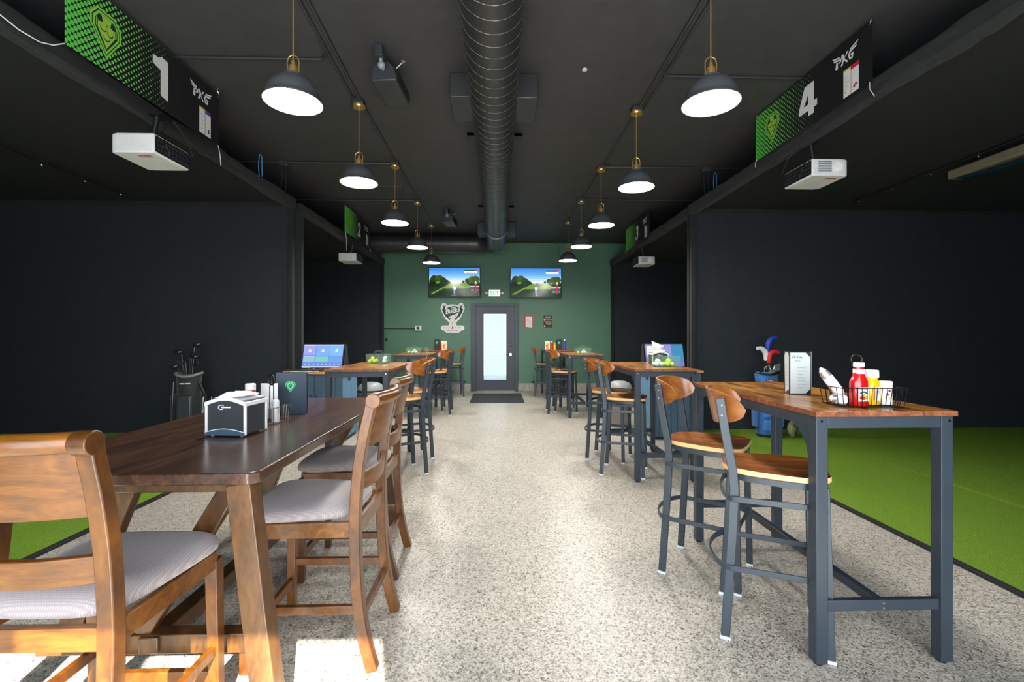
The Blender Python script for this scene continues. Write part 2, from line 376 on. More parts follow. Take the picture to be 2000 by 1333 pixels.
class Print:                                  # flat print: coloured shapes in thin layers
    def __init__(s): s.L = []
    def poly(s, pts, c): s.L.append(([tuple(p) for p in pts], [tuple(range(len(pts)))], lin(c))); return s
    def rect(s, x0, y0, x1, y1, c): return s.poly([(x0, y0), (x1, y0), (x1, y1), (x0, y1)], c)
    def circ(s, x, y, r, c, n=20, sx=1, sy=1): return s.poly([(x + r * sx * math.cos(2 * PI * i / n), y + r * sy * math.sin(2 * PI * i / n)) for i in range(n)], c)
    def line(s, pts, w, c):
        for a, b in zip(pts, pts[1:]):
            dx, dy = b[0] - a[0], b[1] - a[1]; q = math.hypot(dx, dy) or 1; nx, ny = -dy / q * w / 2, dx / q * w / 2
            s.L.append(([(a[0] + nx, a[1] + ny), (a[0] - nx, a[1] - ny), (b[0] - nx, b[1] - ny), (b[0] + nx, b[1] + ny)], [(0, 1, 2, 3)], lin(c)))
        return s
    def text(s, t, x, y, h, c, bold=0.0, shear=0.0, w=None, rot=0, center=False, sp=1.0):
        V, F = text_geo(t, 1, bold, shear, sp)
        if not V: return s
        W0 = max(v[0] for v in V); k = (w / (W0 * h)) if w else 1.0
        ca, sa = math.cos(rot), math.sin(rot); ox = -W0 * h * k / 2 if center else 0
        P = [(vx * h * k + ox, vy * h) for vx, vy in V]
        s.L.append(([(x + a * ca - b * sa, y + a * sa + b * ca) for a, b in P], F, lin(c))); return s
    def build(s, name, parent, o, U, V, m='print', step=0.0004):
        o = Vector(o); U = Vector(U).normalized(); V = Vector(V).normalized(); N = U.cross(V).normalized()
        vs = []; fs = []; cs = []
        for i, (P, F, c) in enumerate(s.L):
            k = len(vs); z = step * (0.5 + min(i, 6) + i * 0.08)
            vs += [o + U * p[0] + V * p[1] + N * z for p in P]
            for f in F:
                f = tuple(f)
                a = sum(P[f[j]][0] * P[f[(j + 1) % len(f)]][1] - P[f[(j + 1) % len(f)]][0] * P[f[j]][1] for j in range(len(f)))
                if a < 0: f = f[::-1]
                fs.append(tuple(q + k for q in f)); cs += [c + (1,)] * len(f)
        me = bpy.data.meshes.new(name); me.from_pydata(vs, [], fs); me.materials.append(MATS[m])
        at = me.color_attributes.new('Col', 'FLOAT_COLOR', 'CORNER')
        at.data.foreach_set('color', [x for c in cs for x in c]); me.update()
        ob = bpy.data.objects.new(name, me); COL.objects.link(ob)
        if parent is not None: ob.parent = parent
        return ob

# ---------------------------------------------------------------- the room
H = 3.68; YB = 11.45; YF = -1.2; XW = 8.3
ST(MB().bb(-XW, XW, YF - 0.2, YB + 0.2, -0.12, 0).build('floor', 'terrazzo'))
ST(MB().bb(-XW, XW, YF - 0.2, YB + 0.2, H, H + 0.12).build('ceiling', 'black_paint'))
ST(MB().bb(-XW - 0.12, -XW, YF - 0.2, YB + 0.2, 0, H).build('wall_left', 'dark_wall'))
ST(MB().bb(XW, XW + 0.12, YF - 0.2, YB + 0.2, 0, H).build('wall_right', 'dark_wall'))
DX0, DX1, DZ = -0.60, 0.43, 2.13
wbk = MB(); wbk.bb(-XW, DX0, YB, YB + 0.14, 0, H); wbk.bb(DX1, XW, YB, YB + 0.14, 0, H); wbk.bb(DX0, DX1, YB, YB + 0.14, DZ, H)
ST(wbk.build('wall_back', 'green_paint'))
b = MB(); b.bb(-XW, DX0 - 0.09, YB - 0.018, YB, 0.0, 0.19).bb(DX1 + 0.05, XW, YB - 0.018, YB, 0.0, 0.19); ST(b.build('baseboard_back', 'terrazzo', bevel=0.004))
# unseen front wall behind the camera, right opening lowered to block the sun
f = MB(); ox0, ox1, xm0, xm1, za, zb = -2.6, 2.6, 0.50, 0.62, 2.40, 1.75
f.bb(-XW, ox0, YF - 0.12, YF, 0, H).bb(ox1, XW, YF - 0.12, YF, 0, H).bb(xm0, xm1, YF - 0.12, YF, 0, za).bb(ox0, xm1, YF - 0.12, YF, za, H).bb(xm1, ox1, YF - 0.12, YF, zb, H); ST(f.build('wall_front', 'dark_wall'))
for nm, x0, x1, zt in (('window_1', ox0, xm0, za), ('window_2', xm1, ox1, zb)):
    f = MB(); n = max(2, round((x1 - x0) / 1.0))
    for i in range(n + 1): f.box((x0 + (x1 - x0) * i / n, YF - 0.06, zt / 2), (0.045, 0.05, zt))
    for z in (0.03, zt - 0.02): f.box(((x0 + x1) / 2, YF - 0.06, z), (x1 - x0, 0.05, 0.05))
    ST(f.build(nm, 'door_paint'))
# outside ground added at both ends for the daylight coming in
ST(MB().bb(-14, 14, YF - 14, YF - 0.2, -0.2, -0.1).build('outside_ground_1', 'outdoor')); ST(MB().bb(-6, 6, YB + 0.2, YB + 9, -0.2, -0.1).build('outside_ground_2', 'outdoor'))
# back door
d = T('door_1', None, None, (0, YB, 0)); d['kind'] = 'structure'
fr = MB(); fx0, fx1, fz = -0.685, 0.48, 2.19
fr.bb(fx0, fx0 + 0.115, -0.035, 0.10, 0, fz).bb(fx1 - 0.085, fx1, -0.035, 0.10, 0, fz).bb(fx0 + 0.115, fx1 - 0.085, -0.035, 0.10, fz - 0.09, fz)
fr.build('door_frame', 'door_paint', d, bevel=0.004)
lx0, lx1, gx0, gx1, gz0, gz1 = -0.572, 0.397, -0.372, 0.185, 0.275, 1.92
lf = MB(); lf.bb(lx0, gx0, 0.0, 0.045, 0.013, 2.1).bb(gx1, lx1, 0, 0.045, 0.013, 2.1).bb(gx0, gx1, 0, 0.045, gz1, 2.1).bb(gx0, gx1, 0, 0.045, 0.015, gz0)
leaf = lf.build('door_leaf', 'door_paint', d)
g = MB(); q = 0.022
g.bb(gx0 - q, gx0, -0.012, 0.02, gz0 - q, gz1 + q).bb(gx1, gx1 + q, -0.012, 0.02, gz0 - q, gz1 + q).bb(gx0, gx1, -0.012, 0.02, gz1, gz1 + q).bb(gx0, gx1, -0.012, 0.02, gz0 - q, gz0)
g.build('pane_bead', 'dark_grey_plastic', leaf, bevel=0.003)
MB().bb(gx0, gx1, 0.004, 0.008, gz0, gz1).build('glass_pane', 'glass_pane', leaf)
bl = MB()
for i in range(78):
    z = gz0 + 0.012 + i * (gz1 - gz0 - 0.02) / 78
    bl.box(((gx0 + gx1) / 2, 0.028, z), (gx1 - gx0 - 0.02, 0.002, 0.0195), Matrix.Rotation(math.radians(24), 3, 'X'))
o = bl.build('blind_slats', 'blind', leaf); o['kind'] = 'stuff'
for z in (0.35, 1.08, 1.84): MB().bb(lx0 - 0.012, lx0 + 0.004, -0.012, 0.012, z - 0.05, z + 0.05).build('hinge', 'chrome', d, bevel=0.002)
h = MB(); h.cyl((0.29, 0, 0.91), (0.29, -0.014, 0.91), 0.033).cyl((0.29, -0.014, 0.91), (0.29, -0.055, 0.91), 0.011).tube([(0.29, -0.05, 0.91), (0.25, -0.056, 0.912), (0.18, -0.052, 0.905)], 0.009)
h.build('lever_handle', 'chrome', leaf)
k = MB(); k.bb(0.263, 0.317, -0.022, 0.0, 1.11, 1.25); kp = k.build('keypad', 'black_plastic', leaf, bevel=0.006)
k = MB()
for i in range(2):
    for j in range(4): k.cyl((0.280 + i * 0.02, -0.022, 1.14 + j * 0.026), (0.280 + i * 0.02, -0.026, 1.14 + j * 0.026), 0.007, 8)
k.build('key_buttons', 'grey_plastic', kp)
MB().bb(lx0, lx1, -0.03, 0.06, 0.0, 0.013).build('threshold', 'grey_plastic', d)
# door mat
mt = MB(); mt.bb(-0.60, 0.53, 9.42, 10.95, 0.0, 0.008); o = mt.build('door_mat', 'mat_rubber', bevel=0.003); tag(o, 'dark charcoal rubber mat on the floor in front of the back door', 'mat')

# ---------------------------------------------------------------- turf
for sgn, xa, lab in ((1, 2.76, 'right'), (-1, 2.88, 'left')):
    t = T('turf_floor', 'bright green artificial turf with black edging under the %s golf bays' % lab, 'turf', (0, 0, 0))
    x0, x1 = sorted((sgn * xa, sgn * 7.98))
    MB().bb(x0, x1, -0.9, 11.28, 0.0, 0.022).build('turf', 'turf', t)
    MB().bb(sgn * (xa - 0.035), sgn * xa, -0.9, 11.28, 0.0, 0.024).build('edge_strip', 'rubber', t, bevel=0.004)
    if sgn > 0:
        MB().bb(4.1, 6.6, 1.6, 5.15, 0.022, 0.030).build('hitting_mat', 'turf', t, bevel=0.003)

# ---------------------------------------------------------------- bay enclosures
def drape(x0, x1, y0, y1, z0, z1, seed, amp=0.018):
    m = MB(); n = int((y1 - y0) / 0.05); per = 20; vs = []
    cx, cz = (x0 + x1) / 2, (z0 + z1) / 2; hx, hz = (x1 - x0) / 2, (z1 - z0) / 2
    for i in range(n + 1):
        y = y0 + (y1 - y0) * i / n
        for j in range(per):
            a = 2 * PI * j / per; ca, sa = math.cos(a), math.sin(a); k = (abs(ca) ** 5 + abs(sa) ** 5) ** -0.2
            w = noise.noise(Vector((y * 1.8 + seed * 9, ca * 2.2, sa * 2.2 + seed))) * amp + noise.noise(Vector((y * 9, ca * 5 + y * 1.6, sa * 5 + seed))) * amp * 0.5
            vs.append((cx + ca * k * (hx + w), y, cz + sa * k * (hz + w)))
    fs = [(i * per + j, i * per + (j + 1) % per, (i + 1) * per + (j + 1) % per, (i + 1) * per + j) for i in range(n) for j in range(per)]
    fs += [tuple(range(per - 1, -1, -1)), tuple(n * per + j for j in range(per))]
    return m.add(vs, fs)
def fabric_wall(x0, x1, y, z0, z1, seed):
    m = MB(); nx, nz = 70, 24; vs = []
    for side in (0, 1):
        for i in range(nx + 1):
            for j in range(nz + 1):
                x = x0 + (x1 - x0) * i / nx; z = z0 + (z1 - z0) * j / nz
                w = noise.noise(Vector((x * 1.3, z * 0.25, seed))) * 0.010 + noise.noise(Vector((x * 0.6 + z * 0.5, z * 5.0, seed + 5))) * 0.010 * max(0, (z - 2.7) / 0.5)
                vs.append((x, y + w + side * 0.02, z))
    o = (nx + 1) * (nz + 1); fs = []
    for i in range(nx):
        for j in range(nz):
            a = i * (nz + 1) + j; fs.append((a, a + nz + 1, a + nz + 2, a + 1)); fs.append((o + a, o + a + 1, o + a + nz + 2, o + a + nz + 1))
    return m.add(vs, fs)
def screen_pic(w, h, seed):
    p = Print(); R = random.Random(seed)
    cols = ['#5d9ed6', '#79b1e0', '#9cc8ea', '#bddcf2']
    for i, c in enumerate(cols): p.rect(0, h * (1 - (i + 1) * 0.14), w, h * (1 - i * 0.14), c)
    p.rect(0, 0, w, h * 0.45, '#2f6b22'); p.poly([(w * 0.2, 0), (w * 0.8, 0), (w * 0.56, h * 0.44), (w * 0.46, h * 0.44)], '#5aa034')
    for i in range(14): p.circ(w * (i + R.random()) / 14, h * 0.47, h * (0.05 + 0.06 * R.random()), '#1f4716', 14)
    return p
def bay(sgn, xo, y0, y1, num, lab):
    dz = 0.045 if num == 1 else 0.0
    b = T('golf_bay_enclosure', lab, 'golf bay', (0, 0, 0)); b['group'] = 'black fabric golf bays'
    X1 = 8.0; s = sgn
    xa, xb = sorted((s * xo, s * X1))
    fabric_wall(xa, xb, y1 - 0.03, 0.022, 3.235 + dz, num * 3.1).build('back_curtain', 'black_fabric', b)
    fabric_wall(xa, xb, y0, 0.022, 3.235, num * 5.7).build('front_curtain', 'black_fabric', b)
    MB().bb(xa, xb, y0, y1, 3.19 + dz, 3.205 + dz).build('roof_curtain', 'roof_fabric', b)
    drape(s * xo - 0.055, s * xo + 0.055, y0, y1, 3.12 + dz, 3.26 + dz, num + 0.3).build('top_beam', 'black_drape', b)
    if y1 < 8:
        xw0, xw1 = xa, xb
        m = drape(-0.03, 0.03, 0, xw1 - xw0, 3.14 + dz, 3.25 + dz, num + 4.4, 0.012); mm = MB(); mm.add([(v[1] + xw0, y1 - 0.06 + v[0], v[2]) for v in m.v], m.f); mm.build('cross_beam', 'black_drape', b)
    for yy in (y0 + 0.03, y1 - 0.03):
        m = MB(); m.bb(s * xo - 0.035, s * xo + 0.035, yy - 0.035, yy + 0.035, 0.0, 3.16); m.build('post', 'black_drape', b, bevel=0.012)
    pr = screen_pic(y1 - y0 - 0.2, 2.9, num)
    fr = MB().bb(s * X1 - 0.015, s * X1 + 0.015, y0 + 0.03, y1 - 0.06, 0.03, 3.15); sc = fr.build('impact_screen', 'taupe', b)
    if s > 0: pr.build('projected_picture', sc, (X1 - 0.018, y1 - 0.12, 0.15), (0, -1, 0), (0, 0, 1), 'screen_dim', 0.0006)
    else: pr.build('projected_picture', sc, (-X1 + 0.018, y0 + 0.1, 0.15), (0, 1, 0), (0, 0, 1), 'screen_dim', 0.0006)
    return b
bay(-1, 2.92, 0.2, 6.6, 1, 'large black fabric golf bay nearest on the left, under banner 1')
bay(-1, 2.84, 6.66, 11.36, 2, 'black fabric golf bay beside the back wall on the left, under banner 2')
bay(1, 2.81, 6.66, 11.36, 3, 'black fabric golf bay beside the back wall on the right, under banner 3')
bay(1, 2.80, 0.2, 6.6, 4, 'large black fabric golf bay nearest on the right, under banner 4')
# fixing cables with clips under the roofs of the two near bays
for s, lab in ((-1, 'left'), (1, 'right')):
    t = T('roof_cable', 'thin black cable with small clips under the roof of the near %s golf bay' % lab, 'cable', (s * 4.72, 0, 3.16))
    pts = [(0.01 * math.sin(i * 1.7), 1.5 + i * 0.25, 0.0 - 0.006 * (i % 2)) for i in range(19)]
    MB().tube(pts, 0.011, 6).build('cable', 'cord_black', t)
    for i in range(9):
        m = MB(); m.cyl((0, 1.9 + i * 0.5, 0.025), (0, 1.9 + i * 0.5, -0.02), 0.007, 8).ball((0, 1.9 + i * 0.5, -0.022), 0.012, 8, 6); m.build('clip', 'chrome', t)
t = T('launch_monitor', 'long overhead ball sensor hung under the roof of the near right golf bay', 'sensor', (4.80, 3.95, 3.06))
MB().box((0, 0, 0.0), (0.16, 1.55, 0.10)).build('body', 'sensor_body', t, bevel=0.02, seg=3)
pts = [(0, -0.7 + 1.4 * i / 12, -0.052 - 0.05 * math.sin(PI * i / 12) ** 0.6) for i in range(13)]
MB().sweep(pts, [(-0.07, -0.01), (0.07, -0.01), (0.055, 0.02), (-0.055, 0.02)]).build('lens_cover', 'sensor_lens', t, bevel=0.006)
for y in (-0.5, 0.5): MB().bb(-0.02, 0.02, y - 0.02, y + 0.02, 0.05, 0.13).build('hanger', 'black_plastic', t)

# ---------------------------------------------------------------- ceiling services
LEFT = [(-1.32, 3.0), (-1.37, 4.56), (-1.38, 6.17), (-1.38, 7.86), (-1.38, 9.50)]
RIGHT = [(1.37, 2.94), (1.39, 4.62), (1.39, 6.22), (1.39, 7.72), (1.38, 9.15)]
def pendant():
    t = T('pendant_lamp', '', 'pendant lamp', (0, 0, H), 0, 'black dome pendant lamps in two rows')
    c = MB(); c.lathe([(0.0, -0.075), (0.055, -0.075), (0.062, -0.065), (0.062, -0.05), (0.045, -0.045), (0.0, -0.045)], n=24); c.build('canopy', 'brass', t)
    MB().cyl((0, 0, -0.07), (0, 0, -0.58), 0.0045, 8).build('rod', 'brass', t)
    lp = MB(); lp.tube([(-0.036, 0, -0.635), (-0.038, 0, -0.55), (-0.028, 0, -0.52), (0, 0, -0.505), (0.028, 0, -0.52), (0.038, 0, -0.55), (0.036, 0, -0.635)], 0.004, 8, up=(0, 1, 0)); lp.build('loop', 'brass', t)
    MB().lathe([(0, -0.545), (0.012, -0.545), (0.014, -0.575), (0.028, -0.58), (0.030, -0.605), (0.034, -0.607), (0.034, -0.645), (0, -0.645)], n=20).build('socket', 'brass', t)
    out = [(0.040, -0.630), (0.060, -0.636), (0.062, -0.650), (0.082, -0.658), (0.118, -0.680), (0.146, -0.718), (0.163, -0.765), (0.172, -0.80), (0.178, -0.803), (0.178, -0.812)]
    inn = [(0.172, -0.810), (0.158, -0.775), (0.140, -0.724), (0.113, -0.688), (0.078, -0.666), (0.0, -0.660)]
    m = MB(); n = 40
    m.mi(0).lathe(out, n=n); m.f = m.f[:-2] if False else m.f
    s = MB(); s.v = []; prof = out + inn
    vs = []
    for r, z in prof:
        for i in range(n): vs.append((r * math.cos(2 * PI * i / n), r * math.sin(2 * PI * i / n), z))
    for j in range(len(prof) - 1):
        s.k = 0 if j < len(out) - 1 else 1
        s.f += [(j * n + i, j * n + (i + 1) % n, (j + 1) * n + (i + 1) % n, (j + 1) * n + i) for i in range(n)]; s.m += [s.k] * n
    s.v = vs; s.build('shade', ['shade_metal', 'shade_inner'], t, sharp=50)
    MB().lathe([(0.0, -0.800), (0.10, -0.798), (0.165, -0.792), (0.165, -0.788), (0, -0.788)], n=32).build('diffuser', 'lamp_glow', t)
    return t
ORD = ['nearest the camera', 'second from the camera', 'third from the camera', 'fourth from the camera', 'the last before the green wall']
P0 = None
for side, row in (('left', LEFT), ('right', RIGHT)):
    for i, (x, y) in enumerate(row):
        lab = 'black dome pendant lamp in the %s row, %s' % (side, ORD[i])
        if P0 is None: P0 = pendant(); P0.location = (x, y, H); P0['label'] = lab
        else: dup(P0, (x, y, H), 0, lab)
def conduit_run(side, row, branches):
    sg = -1 if side == 'left' else 1
    t = T('conduit_run', 'dark metal conduit with junction boxes on the ceiling above the %s lamp row' % side, 'conduit', (0, 0, H))
    x = row[1][0]
    for i, (lx, ly) in enumerate(row):
        MB().box((lx, ly, -0.024), (0.105, 0.105, 0.046)).build('junction_box', 'conduit', t, bevel=0.005)
    pts = [(row[0][0] + 0.03, 0.6, -0.014)] + [(lx + 0.02, ly, -0.014) for lx, ly in row] + [(row[-1][0] + 0.02, YB - 0.02, -0.014)]
    MB().tube(pts, 0.012, 8).build('conduit_tube', 'conduit', t)
    pts2 = [(p[0] - 0.06 * (1 if side == 'left' else -1), p[1], p[2]) for p in pts[:3]]
    MB().tube(pts2, 0.010, 8).build('conduit_tube', 'conduit', t)
    for y, bend, box in branches:
        xe = sg * 3.6
        p = [(x - sg * (-0.03), y - 0.20 * bend, -0.014), (x + sg * 0.04, y - 0.06 * bend, -0.014), (x + sg * 0.10, y, -0.014), (xe, y, -0.014)]
        MB().tube(p, 0.011, 8, up=(0, 0, 1)).build('branch_tube', 'conduit', t)
        if box:
            m = MB().box((sg * 2.83, y, -0.035), (0.11, 0.09, 0.07)); m.build('junction_box', 'conduit', t, bevel=0.005)
            for k in (-1, 1): MB().tube([(sg * 2.83 + k * 0.025, y, -0.06), (sg * 2.83 + k * 0.03, y, -0.2), (sg * 2.88 + k * 0.03, y + 0.05, -0.45)], 0.007, 6, up=(0, 1, 0)).build('whip_cable', 'cord_black', t)
conduit_run('left', LEFT, [(3.87, 1, False), (6.17, 0, True), (7.86, 0, False)])
conduit_run('right', RIGHT, [(4.03, 1, False), (6.22, 0, True), (7.72, 0, False)])
# spiral duct
DXc, DZc, DR, DY1 = -0.045, 3.455, 0.205, 10.45
t = T('spiral_duct', 'large black round spiral duct running down the middle of the ceiling', 'duct', (0, 0, 0))
MB().cyl((DXc, -0.9, DZc), (DXc, DY1 - 0.45, DZc), DR, 48).build('duct_tube', 'duct_metal', t, sharp=60)
pts = []; pitch = 0.127; n = 22; N = int((DY1 - 0.45 + 0.9) / pitch * n)
for i in range(N): a = 2 * PI * i / n; pts.append((DXc + (DR + 0.001) * math.cos(a), -0.9 + pitch * i / n, DZc + (DR + 0.001) * math.sin(a)))
o = MB().tube(pts, 0.0015, 4, up=(0, 1, 0)).build('spiral_seam', 'seam_metal', t)
R0 = 0.45; el = []
for i in range(13):
    a = PI / 2 * i / 12; el.append((DXc - R0 + R0 * math.cos(a), DY1 - 0.45 + R0 * math.sin(a), DZc))
MB().tube(el, DR, 40).build('elbow', 'duct_metal', t, sharp=60)
for i in (0, 3, 6, 9, 12):
    a = PI / 2 * i / 12; c = Vector(el[i]); d_ = Vector((-math.sin(a), math.cos(a), 0)); m = MB().cyl(c - d_ * 0.008, c + d_ * 0.008, DR + 0.006, 40); m.build('elbow_band', 'duct_metal', t, sharp=60)
MB().cyl((DXc - R0, DY1, DZc), (-7.5, DY1, DZc), DR, 40).build('side_duct', 'duct_metal', t, sharp=60)
pts = []; N = int(5.0 / pitch * n)
for i in range(N): a = 2 * PI * i / n; pts.append((DXc - R0 - pitch * i / n, DY1 + (DR + 0.001) * math.cos(a), DZc + (DR + 0.001) * math.sin(a)))
MB().tube(pts, 0.0028, 4, up=(1, 0, 0)).build('spiral_seam', 'duct_metal', t)
MB().lathe([(DR, -0.06), (DR + 0.03, -0.05), (DR + 0.03, -0.02), (DR, 0.06)], (DXc, 8.9, DZc), 40, Matrix.Rotation(-PI / 2, 3, 'X')).build('joint_collar', 'duct_metal', t, sharp=60)
for y, lab in ((4.05, 'near'), (9.35, 'far')):
    t = T('duct_register_box', 'square black sheet metal register box straddling the round duct at its %s end' % lab, 'duct box', (0, y, 0))
    for xa_, xb_ in ((-0.43, DXc - DR * 0.98), (DXc + DR * 0.98, 0.345)): MB().bb(xa_, xb_, 0, 0.46, 3.465, H - 0.001).build('side_box', 'duct_metal', t, bevel=0.006)
for y, lab in ((5.25, 'nearer'), (8.15, 'farther')):
    m = MB(); m.bb(-0.36, 0.27, y, y + 0.05, H - 0.03, H - 0.001).bb(-0.36, 0.27, y, y + 0.008, H - 0.055, H - 0.001)
    o = m.build('duct_strap', 'conduit'); tag(o, 'flat metal hanger channel across the ceiling above the duct, the %s one' % lab, 'bracket')
# ceiling speakers
def speaker(loc, lab):
    t = T('ceiling_speaker', lab, 'speaker', loc, math.radians(-4), 'black ceiling speakers')
    pr = [(-0.105, 0.0), (-0.09, 0.07), (-0.04, 0.12), (0.04, 0.12), (0.09, 0.07), (0.105, 0.0), (0.105, -0.04), (-0.105, -0.04)]
    MB().prism(pr, (0, 0.48, -0.19), (1, 0, 0), (0, 0, 1), 0.42).build('cabinet', 'dark_grey_plastic', t, bevel=0.01, seg=3)
    MB().bb(0.103, 0.112, 0.08, 0.47, -0.22, -0.13).build('grille', 'black_plastic', t, bevel=0.003)
    MB().bb(-0.03, 0.03, -0.06, 0.02, -0.09, 0.0).build('wall_bracket', 'dark_grey_plastic', t, bevel=0.004)
    m = MB(); m.ball((0, 0.02, -0.13), 0.032, 14, 10).cyl((0, 0.0, -0.08), (0, 0.02, -0.13), 0.014).cyl((0, 0.02, -0.13), (0, 0.08, -0.14), 0.016); m.build('ball_joint', 'chrome' if False else 'grey_plastic', t)
    MB().tube([(0.09, 0.12, -0.10), (0.14, 0.10, -0.07), (0.15, 0.16, -0.02), (0.12, 0.18, 0.0)], 0.004, 6).build('speaker_wire', 'cord_white', t)
speaker((-0.945, 3.72, H), 'black box speaker on the ceiling between the near left lamps and the duct')
speaker((-0.935, 8.35, H), 'small black speaker hung from the ceiling near the back wall, left of the duct')
m = MB().lathe([(0, 0), (0.022, 0), (0.02, 0.012), (0.008, 0.02), (0, 0.02)], (0.74, 3.95, H - 0.021)); o = m.build('sprinkler_cap', 'white_plastic'); tag(o, 'tiny white sprinkler cap on the bare ceiling right of the duct', 'sprinkler')
m = MB()
for i in range(6): m.bb(-2.1, -1.5, 7.15 + i * 0.05, 7.175 + i * 0.05, H - 0.018, H - 0.001)
m.bb(-2.13, -1.47, 7.11, 7.13, H - 0.02, H - 0.001).bb(-2.13, -1.47, 7.44, 7.46, H - 0.02, H - 0.001)
o = m.build('ceiling_grille', 'black_paint'); tag(o, 'flat black slotted air grille on the ceiling behind the third left lamp', 'air grille')
for x, y, lab in ((-2.84, 5.55, 'left'), (2.84, 6.0, 'right')):
    m = MB().tube([(x, y, H - 0.42), (x - 0.008, y, H - 0.3), (x, y, H - 0.17), (x + 0.015, y, H - 0.155), (x + 0.03, y, H - 0.18), (x + 0.035, y, H - 0.42)], 0.005, 6, up=(0, 1, 0))
    o = m.build('data_cable', 'cord_blue'); tag(o, 'looped bright blue data cable at the ceiling above the %s golf bay beam' % lab, 'cable')

# ---------------------------------------------------------------- projectors
def projector(sgn):
    t = T('projector', '', 'projector', (0, 0, 0), 0, 'white projectors under the golf bay beams')
    s = sgn; L, D, Hh = 0.33, 0.40, 0.15                         # x outward from the aisle, y depth
    pl = [(0, 0), (L - 0.05, 0), (L, 0.02), (L, D - 0.02), (L - 0.05, D), (0, D)]
    m = MB(); m.prism([(s * x, y) for x, y in pl], (0, 0, 0), (1, 0, 0), (0, 1, 0), Hh)
    m.build('housing', 'white_plastic', t, bevel=0.012, seg=3)
    MB().bb(-0.004, 0.004, 0.012, D - 0.012, 0.014, Hh - 0.014).build('connector_panel', 'black_plastic', t)
    m = MB()
    for i in range(9):
        for j in range(3): m.bb(-0.0065 * s, -0.004 * s, 0.03 + i * 0.04, 0.056 + i * 0.04, 0.028 + j * 0.036, 0.05 + j * 0.036)
    m.build('port_covers', 'dark_grey_plastic', t)
    if s > 0:
        m = MB()
        for i in range(9):
            for j in range(5): m.bb(0.055 + i * 0.0135, 0.065 + i * 0.0135, -0.004, 0.002, 0.035 + j * 0.02, 0.048 + j * 0.02)
        m.build('vent_slots', 'grey_plastic', t)
        m = MB(); m.cyl((0.225, 0.004, 0.08), (0.225, -0.008, 0.08), 0.042, 28).cyl((0.225, -0.008, 0.08), (0.225, -0.012, 0.08), 0.026, 28); m.build('focus_dial', 'white_gloss', t)
    m = MB(); m.cyl((s * (L - 0.01), 0.27, 0.075), (s * (L + 0.03), 0.27, 0.075), 0.05, 28); ln = m.build('lens_barrel', 'white_plastic', t)
    MB().cyl((s * (L + 0.03), 0.27, 0.075), (s * (L + 0.033), 0.27, 0.075), 0.036, 24).build('lens_glass', 'sensor_lens', ln)
    Print().rect(0.0, 0.0, 0.10, 0.02, '#b0563a').rect(0.0, 0.028, 0.10, 0.042, '#8e3a24').build('warning_sticker', t, (0.17 if s > 0 else -0.17, 0.10, -0.0005), (1, 0, 0), (0, -1, 0))
    m = MB(); m.cyl((s * 0.16, 0.2, Hh), (s * 0.16, 0.2, Hh + 0.05), 0.055, 16).cyl((s * 0.16, 0.2, Hh), (s * 0.12, 0.2, Hh + 0.22), 0.018, 12).box((s * 0.10, 0.2, Hh + 0.22), (0.12, 0.12, 0.02)); m.build('ceiling_mount', 'black_plastic', t)
    m = MB(); m.tube([(s * 0.02, 0.05, 0.09), (-s * 0.035, 0.09, 0.07), (-s * 0.03, 0.13, 0.03), (-s * 0.02, 0.10, 0.10), (s * 0.03, 0.12, 0.2), (s * 0.02, 0.2, 0.33)], 0.005, 6)
    m.tube([(s * 0.02, 0.36, 0.09), (-s * 0.04, 0.38, 0.12), (-s * 0.01, 0.34, 0.26), (s * 0.03, 0.25, 0.35)], 0.005, 6); m.build('power_cable', 'cord_black', t)
    return t
pl_ = projector(-1); pl_.location = (-2.62, 3.58, 2.765); pl_['label'] = 'white projector hung below banner 1 in the near left golf bay'
dup(pl_, (-2.62, 8.55, 2.75), 0, 'white projector hung below banner 2 in the far left golf bay')
pr_ = projector(1); pr_.location = (2.76, 3.98, 2.785); pr_['label'] = 'white projector with vent and dial, hung below banner 4 in the near right bay'
dup(pr_, (2.74, 8.95, 2.78), 0, 'white projector hung below banner 3 in the far right golf bay')

# ---------------------------------------------------------------- banners
def emblem(p, cx, cy, s, dark='#123244'):
    def sh(k, c, dy=0): p.poly([(cx + x * s * k, cy + (y * k + dy) * s) for x, y in ((0, -0.62), (0.42, -0.02), (0.42, 0.22), (0.24, 0.44), (-0.24, 0.44), (-0.42, 0.22), (-0.42, -0.02))], c)
    sh(1.0, '#8fdc46'); sh(0.90, dark); sh(0.84, '#8fdc46'); sh(0.72, dark); sh(0.66, '#a4d84a', 0.02)
    for k in (-1, 1):
        p.poly([(cx + k * x * s, cy + y * s) for x, y in ((0.10, 0.16), (0.13, 0.29), (0.22, 0.29), (0.26, 0.17), (0.20, 0.13))], dark)
        p.line([(cx + k * 0.245 * s, cy + 0.15 * s), (cx + k * 0.25 * s, cy - 0.02 * s), (cx + k * 0.05 * s, cy - 0.33 * s)], 0.022 * s, dark)
    for a, b_ in ((-0.09, 0.04), (0.09, 0.0), (0, -0.14)):
        p.circ(cx + a * s, cy + b_ * s, 0.085 * s, dark, 16); p.circ(cx + a * s, cy + (b_ + 0.02) * s, 0.075 * s, '#a4d84a', 16)
    p.text('x', cx - 0.03 * s, cy + 0.10 * s, 0.06 * s, dark)
